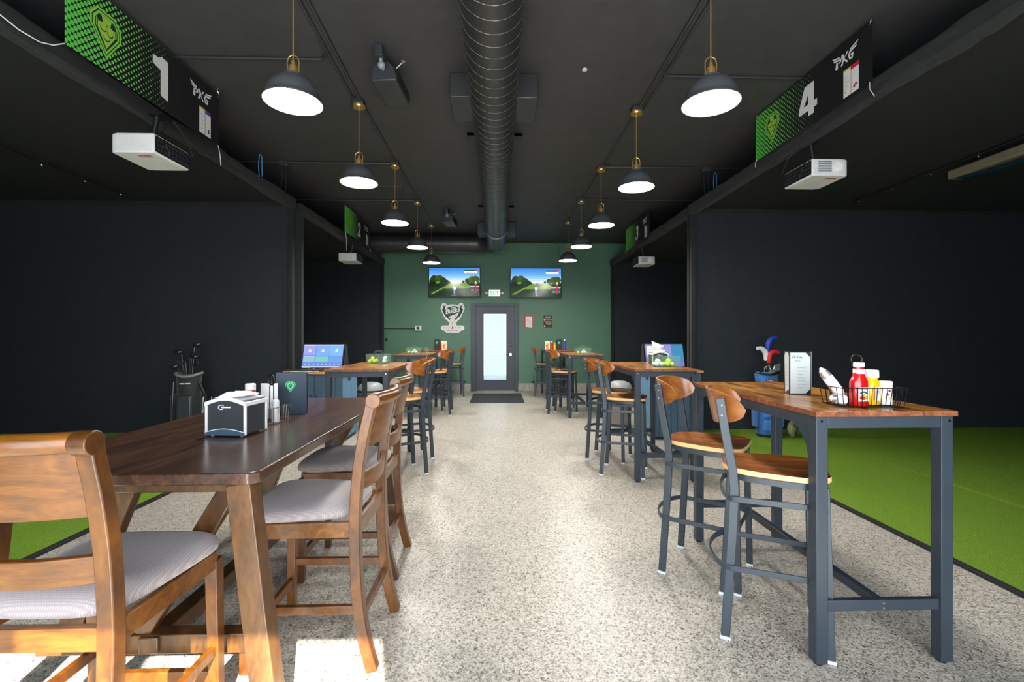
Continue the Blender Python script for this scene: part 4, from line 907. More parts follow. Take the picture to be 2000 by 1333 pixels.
# ---------------------------------------------------------------- dark wooden table
t = T('wooden_table', 'long dark brown wooden table with splayed plank legs at the left', 'table', (0, 0, 0)); TZ = 0.914
WX0, WX1, WY0, WY1 = -1.75, -0.80, 1.545, 3.42
cr = 0.03; pl = [(WX0 + cr, WY0), (WX1 - cr, WY0), (WX1, WY0 + cr), (WX1, WY1 - cr), (WX1 - cr, WY1), (WX0 + cr, WY1), (WX0, WY1 - cr), (WX0, WY0 + cr)]
MB().prism(pl, (0, 0, TZ - 0.04), (1, 0, 0), (0, 1, 0), 0.04).build('tabletop', 'table_dark', t, bevel=0.005, seg=3)
def plank_leg(x0, x1, y0, y1, z0=0.0, w=0.082, d_=0.07):
    m = MB(); m.beam((x0, y0, TZ - 0.04), (x1, y1, z0), d_, w, up=(1, 0, 0)); return m
for y, yy in ((WY0 + 0.045, WY0 + 0.045), (WY1 - 0.06, WY1 - 0.05)):
    plank_leg(-0.868, -0.765, y, yy).build('leg', 'table_leg', t, bevel=0.004)
    plank_leg(-1.682, -1.785, y, yy).build('leg', 'table_leg', t, bevel=0.004)
    s = 1 if y < 2 else -1
    plank_leg(-0.96, -1.335, y + s * 0.178, y + s * 0.178, 0.255, 0.07, 0.045).build('brace', 'table_leg', t, bevel=0.004)
    plank_leg(-1.36, -1.60, y + s * 0.178, y + s * 0.178, 0.255, 0.085, 0.045).build('brace', 'table_leg', t, bevel=0.004)
    MB().bb(-1.70, -0.85, y + s * 0.178 - 0.03, y + s * 0.178 + 0.03, 0.19, 0.262).build('foot_beam', 'table_leg', t, bevel=0.004)
    MB().bb(-1.66, -0.89, y + s * 0.10 - 0.03, y + s * 0.10 + 0.03, TZ - 0.10, TZ - 0.04).build('top_beam', 'table_leg', t, bevel=0.004)
MB().bb(-1.32, -1.25, WY0 + 0.18, WY1 - 0.18, 0.20, 0.26).build('long_stretcher', 'table_leg', t, bevel=0.004)

# ---------------------------------------------------------------- padded wooden chairs
def smooth(pts, n=4):
    out = []
    P = [pts[0]] + list(pts) + [pts[-1]]
    for i in range(1, len(P) - 2):
        for k in range(n):
            u = k / n; a, b_, c, d_ = P[i - 1], P[i], P[i + 1], P[i + 2]
            out.append(tuple(0.5 * ((2 * b_[q]) + (-a[q] + c[q]) * u + (2 * a[q] - 5 * b_[q] + 4 * c[q] - d_[q]) * u * u + (-a[q] + 3 * b_[q] - 3 * c[q] + d_[q]) * u ** 3) for q in range(len(b_))))
    out.append(tuple(pts[-1])); return out
def wood_chair():
    t = T('wooden_chair', '', 'chair', (0, 0, 0), 0, 'padded wooden counter chairs')
    prof = smooth([(-0.298, 0.0), (-0.262, 0.14), (-0.238, 0.30), (-0.228, 0.50), (-0.228, 0.66), (-0.240, 0.82), (-0.262, 0.96), (-0.285, 1.06), (-0.292, 1.10)])
    for sy in (-1, 1):
        m = MB().ribbon(prof, 0.046, sy * 0.205 - 0.0225, sy * 0.205 + 0.0225, 0.040); bp_ = m.build('back_post', 'chair_wood', t, bevel=0.004)
        MB().cyl((-0.302, sy * 0.205 - 0.0235, 1.103), (-0.302, sy * 0.205 + 0.0235, 1.103), 0.031, 28).build('scroll_end', 'chair_wood', bp_, bevel=0.003)
        MB().beam((0.205, sy * 0.205, 0.575), (0.215, sy * 0.212, 0.0), 0.044, 0.044, up=(1, 0, 0), w2=0.034, h2=0.034).build('front_leg', 'chair_wood', t, bevel=0.003)
        MB().beam((-0.245, sy * 0.205, 0.25), (0.208, sy * 0.208, 0.25), 0.022, 0.034).build('side_stretcher', 'chair_wood', t, bevel=0.002)
        MB().beam((-0.215, sy * 0.20, 0.575), (0.20, sy * 0.212, 0.575), 0.022, 0.062).build('side_apron', 'slat_wood', t, bevel=0.002)
    MB().beam((0.21, -0.20, 0.575), (0.21, 0.20, 0.575), 0.022, 0.062).build('front_apron', 'slat_wood', t, bevel=0.002)
    MB().beam((-0.228, -0.19, 0.575), (-0.228, 0.19, 0.575), 0.024, 0.062).build('rear_apron', 'slat_wood', t, bevel=0.002)
    MB().beam((0.211, -0.20, 0.15), (0.211, 0.20, 0.15), 0.022, 0.045).build('foot_rail', 'chair_wood', t, bevel=0.002)
    MB().beam((-0.245, -0.19, 0.205), (-0.245, 0.19, 0.205), 0.022, 0.034).build('rear_rail', 'chair_wood', t, bevel=0.002)
    def slat(z0, z1, x0, x1, bow, th=0.020, nz=3):
        ny = 14; F = []; B = []
        for i in range(ny + 1):
            u = -1 + 2 * i / ny; y = u * 0.188
            for j in range(nz + 1):
                v = j / nz; x = x0 + (x1 - x0) * v - bow * (1 - u * u); z = z0 + (z1 - z0) * v
                F.append((x + th / 2, y, z)); B.append((x - th / 2, y, z))
        m = MB(); o2 = len(F); fs = []; k = nz + 1
        for i in range(ny):
            for j in range(nz):
                a = i * k + j; fs += [(a, a + 1, a + k + 1, a + k), (o2 + a, o2 + a + k, o2 + a + k + 1, o2 + a + 1)]
            fs += [(i * k, (i + 1) * k, o2 + (i + 1) * k, o2 + i * k), (i * k + nz, o2 + i * k + nz, o2 + (i + 1) * k + nz, (i + 1) * k + nz)]
        fs += [tuple(j for j in range(k)) + tuple(o2 + j for j in range(k - 1, -1, -1)), tuple(ny * k + j for j in range(k)) + tuple(o2 + ny * k + j for j in range(k - 1, -1, -1))]
        return m.add(F + B, fs)
    slat(0.905, 1.095, -0.252, -0.290, 0.035, 0.02, 5).build('back_panel', 'slat_wood', t, bevel=0.003)
    slat(0.725, 0.80, -0.230, -0.238, 0.035, 0.022).build('back_slat', 'slat_wood', t, bevel=0.003)
    pts = [(-0.302 - 0.035 * (1 - (i / 7 - 1) ** 2), -0.185 + 0.37 * i / 14, 1.105) for i in range(15)]
    MB().tube(pts, 0.027, 16).build('crest_roll', 'slat_wood', t)
    # cushion
    n, rr = 48, 9; vs = []; fs = []
    def o_(a, k):
        ca, sa = math.cos(a), math.sin(a); p_ = 4.5; q = (abs(ca) ** p_ + abs(sa) ** p_) ** (-1 / p_)
        x = 0.025 + ca * q * 0.237 * k; y = sa * q * (0.218 + 0.032 * ca) * k; return x, y
    prf = [(0.93, 0.606), (1.0, 0.616), (1.01, 0.630), (0.985, 0.645), (0.93, 0.656), (0.8, 0.665), (0.6, 0.671), (0.35, 0.674), (0.12, 0.675)]
    for k, z in prf:
        for i in range(n): x, y = o_(2 * PI * i / n, k); vs.append((x, y, z))
    for j in range(len(prf) - 1):
        for i in range(n): fs.append((j * n + i, j * n + (i + 1) % n, (j + 1) * n + (i + 1) % n, (j + 1) * n + i))
    fs += [tuple(range(n - 1, -1, -1)), tuple((len(prf) - 1) * n + i for i in range(n))]
    MB().add(vs, fs).build('seat_cushion', 'seat_fabric', t, sharp=70)
    return t
wc = wood_chair(); wc.location = (-1.222, 1.47, 0); wc.rotation_euler.z = r(89.7); wc['label'] = 'padded wooden chair nearest the camera, its back turned to us at the table end'
dup(wc, (-0.813, 2.11, 0), r(180), 'padded wooden chair at the long side of the dark table, the nearer of two')
dup(wc, (-0.885, 2.81, 0), r(181), 'padded wooden chair at the long side of the dark table, the farther of two')

# ---------------------------------------------------------------- cabinets, computers, bins
def cabinet(x0, x1, y0, y1, lit, lab):
    t = T('media_cabinet', lab, 'cabinet', ((x0 + x1) / 2, (y0 + y1) / 2, 0)); hw, hd = (x1 - x0) / 2, (y1 - y0) / 2
    MB().bb(-hw + 0.01, hw - 0.01, -hd + 0.012, hd, 0.03, 0.885).build('carcass', 'blue_board', t)
    MB().bb(-hw - 0.02, hw + 0.02, -hd - 0.03, hd, 0.885, 0.91).build('countertop', 'board_gold', t, bevel=0.003)
    MB().bb(-hw + 0.02, hw - 0.02, -hd + 0.02, hd, 0, 0.03).build('plinth', 'black_plastic', t)
    nb = 8; w = 2 * hw / nb
    for d_ in (0, 1):
        dx = -hw + d_ * hw
        dr = MB().bb(dx + 0.003, dx + hw - 0.003, -hd + 0.004, -hd + 0.012, 0.04, 0.88).build('door', 'blue_board', t)
        for k in range(4): MB().bb(dx + 0.004 + k * w, dx + (k + 1) * w - 0.004, -hd - 0.006, -hd + 0.005, 0.045, 0.875).build('board', 'blue_board', dr, bevel=0.002)
        hx = -0.035 if d_ == 0 else 0.035
        MB().tube([(hx, -hd - 0.006, 0.62), (hx, -hd - 0.03, 0.61), (hx, -hd - 0.03, 0.51), (hx, -hd - 0.006, 0.50)], 0.005, 8, up=(1, 0, 0)).build('door_handle', 'black_plastic', dr)
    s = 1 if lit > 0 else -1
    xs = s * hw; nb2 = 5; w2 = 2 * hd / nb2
    for k in range(nb2): MB().bb(xs - s * 0.011, xs, -hd + 0.012 + k * w2 * 0.97, -hd + 0.006 + (k + 1) * w2 * 0.97, 0.045, 0.875).build('side_board', 'lit_board', t, bevel=0.002)
    MB().box((xs + s * 0.004, -0.05, 0.80), (0.01, 0.07, 0.05)).build('side_socket', 'dark_grey_plastic', t, bevel=0.003)
    return t
cabinet(-2.70, -1.99, 5.93, 6.55, 1, 'blue boarded cabinet on the left with the lit touch monitor on it')
cabinet(2.03, 2.68, 6.02, 6.55, -1, 'blue boarded cabinet on the right behind the second bar table')
def monitor(loc, rz, lab, pic):
    t = T('computer_monitor', lab, 'monitor', loc, rz); w, h = 0.54, 0.33; tl = r(16)
    U = Vector((1, 0, 0)); V = Vector((0, math.sin(tl), math.cos(tl))); o_ = Vector((-w / 2, -0.05, 0.035))
    MB().prism([(0, 0), (w, 0), (w, h), (0, h)], o_ + V.cross(U) * -0.0, U, V, 0.012).build('bezel', 'black_plastic', t, bevel=0.004)
    pr = [(0.0, 0.0), (0.20, 0.0), (0.14, 0.34), (0.105, 0.352), (0.01, 0.04)]
    for x in (-w / 2 - 0.012, w / 2): MB().prism([(q[0] - 0.04, q[1]) for q in pr], (x, 0, 0), (0, 1, 0), (0, 0, 1), 0.012).build('side_panel', 'black_plastic', t, bevel=0.003)
    MB().bb(-w / 2, w / 2, -0.02, 0.15, 0.0, 0.012).build('base', 'black_plastic', t)
    p = Print(); a, b_ = w - 0.02, h - 0.02
    pic(p, a, b_); p.build('screen', t, o_ + U * 0.01 + V * 0.01 + U.cross(V) * 0.0125, U, V, 'screen')
def pic1(p, a, b_):
    p.rect(0, 0, a, b_, '#6d93da').rect(0, b_ * 0.95, a, b_, '#aebdf0').rect(0, b_ * 0.55, a * 0.3, b_ * 0.95, '#9aa0e2').rect(a * 0.33, b_ * 0.5, a * 0.66, b_ * 0.95, '#7fa6e8').rect(a * 0.67, b_ * 0.5, a, b_ * 0.95, '#7fb2e8')
    p.rect(a * 0.02, b_ * 0.25, a * 0.30, b_ * 0.47, '#8fb9cc').rect(a * 0.33, b_ * 0.25, a * 0.64, b_ * 0.47, '#79c4b8').rect(a * 0.67, b_ * 0.22, a * 0.98, b_ * 0.47, '#6c9de0').rect(0, 0, a, b_ * 0.04, '#eef2ff').rect(0, b_ * 0.05, a, b_ * 0.2, '#6f86d0')
    for i in range(9): p.circ(a * (0.08 + i * 0.105), b_ * 0.13, b_ * 0.035, '#a9b8ee', 10)
    for i, x in enumerate((0.12, 0.45, 0.80)): p.poly([(a * x, b_ * 0.68), (a * (x + 0.09), b_ * 0.68), (a * (x + 0.04), b_ * 0.84)], '#d7e4fb')
    for y in (0.48, 0.955): p.rect(a * 0.02, b_ * y, a * 0.3, b_ * (y + 0.012), '#f0f4ff')
    p.rect(a * 0.02, -0.004, a * 0.22, 0.008, '#efe9d0')
def pic2(p, a, b_):
    p.rect(0, 0, a, b_, '#6d7ab8').rect(0, b_ * 0.45, a * 0.68, b_, '#8f8fd0').rect(a * 0.70, b_ * 0.2, a, b_, '#3f86b4').rect(a * 0.04, b_ * 0.42, a * 0.45, b_ * 0.92, '#e6e8fa')
    for i in range(4): p.rect(a * 0.08, b_ * (0.50 + i * 0.08), a * 0.38, b_ * (0.512 + i * 0.08), '#a9abc6')
    p.rect(a * 0.14, b_ * 0.86, a * 0.6, b_ * 0.885, '#7f7fb8')
    for i in range(4): p.rect(a * (0.10 + i * 0.1), b_ * 0.06, a * (0.15 + i * 0.1), b_ * 0.14, '#3f4f92')
monitor((-2.31, 6.14, 0.91), r(-2), 'tilted touch monitor with a bright blue screen on the left cabinet', pic1)
monitor((2.27, 6.26, 0.91), r(0), 'tilted touch monitor with a violet screen behind the tissue dispenser', pic2)
t = T('keyboard', 'black keyboard with rainbow backlight on the left cabinet edge', 'keyboard', (-2.50, 5.975, 0.91))
MB().box((0, 0, 0.012), (0.46, 0.14, 0.022)).build('case', 'black_plastic', t, bevel=0.004)
p = Print()
for i, c in enumerate(['#d0406a', '#e05a4a', '#d8b84a', '#a8d85a', '#58c878', '#58c8b8', '#a0d8f0', '#9a8ae8', '#d8a8f0']): p.rect(-0.23 + i * 0.051, 0, -0.23 + (i + 1) * 0.051, 0.010, c)
p.build('light_strip', t, (0, -0.0705, 0.006), (1, 0, 0), (0, 0, 1), 'sign_glow')
m = MB()
for i in range(15):
    for j in range(4): m.bb(-0.215 + i * 0.029, -0.192 + i * 0.029, -0.055 + j * 0.029, -0.032 + j * 0.029, 0.023, 0.030)
m.build('keys', 'dark_grey_plastic', t)
t = T('computer_mouse', 'small black mouse with violet light behind the keyboard', 'mouse', (-2.33, 6.04, 0.91))
t.location = (-2.40, 6.068, 0.91)
MB().ball((0, 0, 0.014), 0.03, 16, 10, (1.0, 0.7, 0.9)).build('shell', 'black_plastic', t)
p = Print(); p.circ(0, 0, 0.014, '#8a60f0', 16); p.build('logo_light', t, (0, -0.0205, 0.028), (1, 0, 0), (0, 0.3, 1), 'sign_glow')
def trash(loc, lab):
    t = T('trash_can', lab, 'trash can', loc, 0, 'domed trash cans'); R_ = 0.20
    MB().lathe([(0, 0), (R_ * 0.82, 0), (R_ * 0.98, 0.54), (R_, 0.55), (0, 0.55)], n=32).build('bin_body', 'taupe', t)
    MB().lathe([(R_ + 0.012, 0.53), (R_ + 0.012, 0.565), (R_ * 0.98, 0.57), (R_ * 0.93, 0.61), (R_ * 0.75, 0.655), (R_ * 0.45, 0.68), (0, 0.69)], n=32).build('dome_lid', 'grey_plastic', t)
    MB().lathe([(R_ + 0.014, 0.548), (R_ + 0.022, 0.55), (R_ + 0.022, 0.572), (R_ + 0.014, 0.575)], n=32).build('lid_rim', 'black_plastic', t)
    MB().ball((0, -R_ * 0.62, 0.635), 0.07, 14, 8, (1.2, 0.45, 0.32), Matrix.Rotation(r(35), 3, 'X')).build('swing_flap', 'dark_grey_plastic', t)
trash((-1.90, 6.90, 0), 'domed grey trash can beside the left blue cabinet')
trash((1.84, 6.98, 0), 'domed grey trash can beside the right blue cabinet')

# ---------------------------------------------------------------- golf bags and clubs
def golf_bag(loc, rz, tilt, lab, m1, m2, rim, logo):
    t = T('golf_bag', lab, 'golf bag', loc, rz); t.rotation_euler.x = tilt
    MB().lathe([(0, 0.02), (0.12, 0.02), (0.135, 0.05), (0.130, 0.35), (0.122, 0.70), (0.130, 0.80), (0.135, 0.855), (0.12, 0.858), (0.115, 0.80), (0, 0.79)], n=28, sx=1.08, sy=0.9).build('bag_body', m1, t, sharp=50)
    MB().lathe([(0, 0), (0.125, 0), (0.125, 0.03), (0, 0.03)], n=28, sx=1.1, sy=0.92).build('base_ring', 'rubber', t)
    pts = [(0.137 * 1.08 * math.cos(2 * PI * i / 28), 0.137 * 0.9 * math.sin(2 * PI * i / 28), 0.845 + 0.02 * math.cos(4 * PI * i / 28)) for i in range(28)]
    MB().tube(pts, 0.016, 8, closed=True).build('rim_collar', rim, t)
    MB().box((0, -0.135, 0.42), (0.19, 0.07, 0.34)).build('front_pocket', m2, t, bevel=0.03, seg=4)
    MB().box((0, -0.142, 0.15), (0.20, 0.075, 0.15)).build('lower_pocket', m1, t, bevel=0.03, seg=4)
    for s in (-1, 1): MB().box((s * 0.15, -0.01, 0.36), (0.07, 0.15, 0.48)).build('side_pocket', m1, t, bevel=0.028, seg=4)
    MB().tube([(0.13, -0.04, 0.74), (0.20, -0.08, 0.60), (0.215, -0.06, 0.42), (0.16, -0.02, 0.30)], 0.016, 8).build('strap', 'black_plastic', t)
    MB().tube([(-0.145, -0.08, 0.76), (-0.152, -0.10, 0.4), (-0.16, -0.10, 0.05)], 0.008, 8).build('stand_leg', 'iron_dark', t)
    p = Print(); logo(p); p.build('bag_print', t, (0, -0.125, 0.73), (1, 0, 0), (0, 0.0, 1))
    return t
def lb(p): p.rect(-0.06, 0.0, -0.004, 0.014, '#e8e8e8').rect(0.006, 0.0, 0.062, 0.014, '#e8e8e8')
gb = golf_bag((-4.03, 6.12, 0.022), r(12), 0, 'black golf bag full of black clubs against the left curtain', 'bag_black', 'dark_grey_plastic', 'grey_plastic', lb)
p = Print(); p.poly([(-0.045, 0), (0.045, 0), (0.025, 0.055), (-0.025, 0.055)], '#dcd6b8').poly([(-0.012, 0.022), (0.012, 0.022), (0, 0.042)], '#2a2c28'); p.build('pocket_print', gb, (0, -0.181, 0.13), (1, 0, 0), (0, 0, 1))
MB().tube([(0.20, -0.10, 0.56), (0.195, -0.13, 0.36), (0.21, -0.14, 0.34), (0.225, -0.13, 0.50), (0.26, -0.12, 0.46), (0.30, -0.12, 0.50), (0.30, -0.11, 0.56), (0.295, -0.12, 0.40)], 0.006, 6).build('towel_ring', 'cord_white', gb)
def lr(p): p.rect(-0.05, -0.005, 0.055, 0.035, '#2a2f38').rect(-0.045, 0.0, 0.05, 0.030, '#a83a3a').text('Titleist', -0.036, 0.007, 0.016, '#f0e8e0', shear=0.2, w=0.075)
gr = golf_bag((3.62, 6.10, 0.022), r(-10), r(-4), 'blue golf bag with red, white and blue club covers against the right curtain', 'bag_blue', 'bag_blue', 'black_plastic', lr)
MB().box((0.0, -0.178, 0.42), (0.10, 0.012, 0.30)).build('zip_panel', 'bag_blue', gr, bevel=0.005)
m = MB().ball((0, 0, 0.11), 0.11, 16, 12, (0.65, 0.45, 1.0)); t = T('shoe_pouch', 'small camouflage pouch on the turf beside the blue golf bag', 'pouch', (3.90, 6.02, 0.022), r(20)); m.build('pouch_body', 'camo', t)
MB().tube([(-0.03, -0.045, 0.17), (0.03, -0.05, 0.12), (-0.02, -0.055, 0.05)], 0.012, 8).build('pouch_strap', 'bag_black', t)
def club(base, top, kind, lab, group=None, hm='iron_dark', hdir=(1, 0, 0)):
    base = Vector(base); top = Vector(top); t = T('golf_club', lab, 'golf club', base, 0, group); v = top - base
    MB().cyl((0, 0, 0), v, 0.0055, 8).build('shaft', 'iron_dark' if hm != 'steel' else 'chrome', t)
    hd = Vector(hdir).normalized(); up = Vector((0, 0, 1)); R_ = Matrix((hd, up.cross(hd), up)).transposed()
    if kind == 'iron':
        pl = [(-0.008, -0.02), (0.02, -0.028), (0.07, -0.01), (0.075, 0.022), (0.055, 0.042), (0.0, 0.012)]
        m = MB(); m.prism(pl, v - (up.cross(hd)) * 0.006, hd, up, 0.012); m.build('club_head', hm if hm != 'steel' else 'chrome', t, bevel=0.003)
    elif kind == 'wood':
        MB().ball(v + hd * 0.035, 0.05, 16, 10, (1.1, 0.85, 0.65), R_).build('club_head', hm, t)
    else:
        q = [v - up * 0.10, v - up * 0.03, v + up * 0.02 + hd * 0.02, v + up * 0.045 + hd * 0.07, v + up * 0.03 + hd * 0.125]
        q = smooth([tuple(a) for a in q], 3)
        MB().tube(q, 0.036, 14, scales=[0.5 + 0.5 * math.sin(PI * min(0.86, 0.15 + i / (len(q) - 1) * 0.8)) for i in range(len(q))], up=tuple(up.cross(hd))).build('head_cover', hm, t)
b0 = Vector((3.62, 6.10, 0.80))
club(b0 + Vector((-0.05, 0, 0)), b0 + Vector((-0.04, -0.03, 0.34)), 'cover', 'golf club with a white knit head cover in the blue bag', 'covered clubs in the blue golf bag', 'white_cover', (-1, 0, 0.25))
club(b0 + Vector((0.0, 0.03, 0)), b0 + Vector((0.02, 0.03, 0.46)), 'cover', 'golf club with a royal blue head cover in the blue bag', 'covered clubs in the blue golf bag', 'blue_cover', (1, 0, 0.5))
club(b0 + Vector((0.0, 0, 0)), b0 + Vector((-0.01, -0.05, 0.31)), 'cover', 'golf club with a red head cover in the blue bag', 'covered clubs in the blue golf bag', 'red_cover', (1, 0, 0.05))
for i, (dx, dy, h_, hx) in enumerate(((-0.075, -0.04, 0.15, 1), (-0.03, -0.06, 0.09, 1), (0.0, -0.07, 0.14, -1), (0.05, -0.06, 0.12, 1), (0.085, -0.01, 0.17, 1))):
    club(b0 + Vector((dx * 0.6, dy * 0.5, 0)), b0 + Vector((dx, dy, h_)), 'iron', 'uncovered steel golf iron standing in the blue bag', 'irons in the blue golf bag', 'steel', (hx, -0.3, 0))
b1 = Vector((-4.03, 6.12, 0.80))
for i, (dx, dy, h_, kd, hx) in enumerate(((-0.12, -0.05, 0.18, 'wood', (-1, 0, -0.2)), (-0.10, 0.0, 0.36, 'wood', (-1, 0, 0)), (-0.03, -0.03, 0.27, 'iron', (1, -0.3, 0)), (0.02, 0.02, 0.30, 'wood', (1, 0, 0)), (0.07, 0.0, 0.45, 'wood', (1, 0, 0.2)), (0.09, -0.04, 0.20, 'iron', (1, -0.2, 0.2)), (-0.06, -0.05, 0.22, 'iron', (-1, -0.2, 0)), (0.05, -0.06, 0.32, 'iron', (1, -0.4, 0)))):
    if kd == 'wood': lab, g_ = 'dark golf wood with rounded head in the black bag', 'woods in the black golf bag'
    else: lab, g_ = 'dark golf iron with thin blade head in the black bag', 'irons in the black golf bag'
    club(b1 + Vector((dx * 0.5, dy * 0.5, 0)), b1 + Vector((dx, dy, h_)), kd, lab, g_, 'iron_dark', hx)

# ---------------------------------------------------------------- table top things
def ball_tub(loc, rz, w, lab, lower, glab, white, yellow):
    t = T('ball_tub', lab, 'tub', loc, rz, 'clear ball tubs'); d_, h_ = 0.15, 0.105; q = 0.92
    m = MB()
    def wall(p0, p1, p2, p3): m.add([p0, p1, p2, p3], [(0, 1, 2, 3)])
    def rect(k, z, e=0): return [Vector((sx * (w / 2 * k - e), sy * (d_ / 2 * k - e), z)) for sx, sy in ((-1, -1), (1, -1), (1, 1), (-1, 1))]
    A, B, C, D = rect(q, 0), rect(1, h_), rect(1, h_, 0.003), rect(q, 0.004, 0.003)
    vs = A + B + C + D; fs = [(3, 2, 1, 0)]
    for i in range(4):
        j = (i + 1) % 4; fs += [(i, j, 4 + j, 4 + i), (4 + i, 4 + j, 8 + j, 8 + i), (8 + i, 8 + j, 12 + j, 12 + i)]
    fs.append((12, 13, 14, 15)); m.add(vs, fs); m.build('tub_shell', 'clear_plastic', t)
    MB().tube([rect(1, h_)[i] for i in range(4)], 0.0022, 6, closed=True).build('tub_rim', 'clear_plastic', t)
    m = MB().bb(-0.001, 0.001, -d_ / 2 * q, d_ / 2 * q, 0.004, h_ * 0.97).build('divider', 'clear_plastic', t)
    hp = [(0.0 + 0.055 * math.cos(PI * i / 10), 0, h_ - 0.01 + 0.045 * math.sin(PI * i / 10)) for i in range(11)]
    MB().sweep(hp, [(-0.012, -0.002), (0.012, -0.002), (0.012, 0.002), (-0.012, 0.002)], up=(0, 1, 0)).build('carry_handle', lower, t)
    R_ = 0.0214; Mz = Matrix.Rotation(rz, 3, 'Z')
    for kind, lst in (('white', white), ('yellow', yellow)):
        for (x, y, z) in lst:
            o = BALL[kind].copy(); COL.objects.link(o); v = Mz @ Vector((x, y, z + 0.0045 + R_)); o.location = Vector(loc) + v
            o['label'] = '%s golf ball in the %s' % (kind, glab); o['group'] = '%s golf balls in the %s' % (kind, glab); o['category'] = 'golf ball'
BALL = {k: MB().ball((0, 0, 0), 0.0214, 16, 12).build('golf_ball', 'ball_' + k) for k in ('white', 'yellow')}
def pile(x0, x1, n2, seed):
    R_ = random.Random(seed); out = []; n = max(1, int((x1 - x0) / 0.044)); sp = (x1 - x0) / n
    for i in range(n):
        for y in (-0.042, 0.0, 0.042): out.append((x0 + (i + 0.5) * sp, y + R_.uniform(-0.001, 0.001), 0))
    top = []
    for i in range(max(1, n - 1)):
        for y in (-0.021, 0.021): top.append((x0 + (i + 1) * sp if n > 1 else x0 + 0.5 * sp, y, 0.031))
    R_.shuffle(top); return out + top[:n2]
ball_tub((-1.37, 5.30, TH), 0, 0.255, 'clear ball tub with black handle on the first left bar table', 'black_plastic', 'tub on the first left bar table', pile(0.03, 0.115, 3, 1), pile(-0.115, -0.01, 1, 2))
ball_tub((1.69, 4.64, TH), r(2), 0.265, 'clear ball tub in front of the tissue dispenser on the right', 'clear_plastic', 'tub beside the tissue dispenser', pile(-0.12, -0.03, 3, 3), pile(-0.01, 0.08, 4, 4))
ball_tub((-1.50, 8.20, TH), 0, 0.27, 'clear ball tub on the second left bar table', 'clear_plastic', 'tub on the second left bar table', pile(-0.04, 0.06, 4, 5), pile(-0.12, -0.06, 0, 6))
ball_tub((1.46, 7.95, TH), 0, 0.27, 'clear ball tub on the third right bar table', 'clear_plastic', 'tub on the third right bar table', pile(-0.03, 0.06, 4, 7), pile(-0.12, -0.05, 0, 8))
for b_ in BALL.values(): bpy.data.objects.remove(b_)
m = MB().lathe([(0, 0), (0.035, 0), (0.042, 0.11), (0.040, 0.11), (0.033, 0.004), (0, 0.004)], n=20, c=(-1.27, 8.16, TH)); o = m.build('plastic_cup', 'clear_plastic'); tag(o, 'empty clear plastic cup right of the ball tub on the second left bar table', 'cup')
for (x, y, w, lab) in ((-1.13, 4.95, 0.16, 'first left bar table'), (1.50, 4.98, 0.2, 'bar table with the tissue dispenser')):
    pass
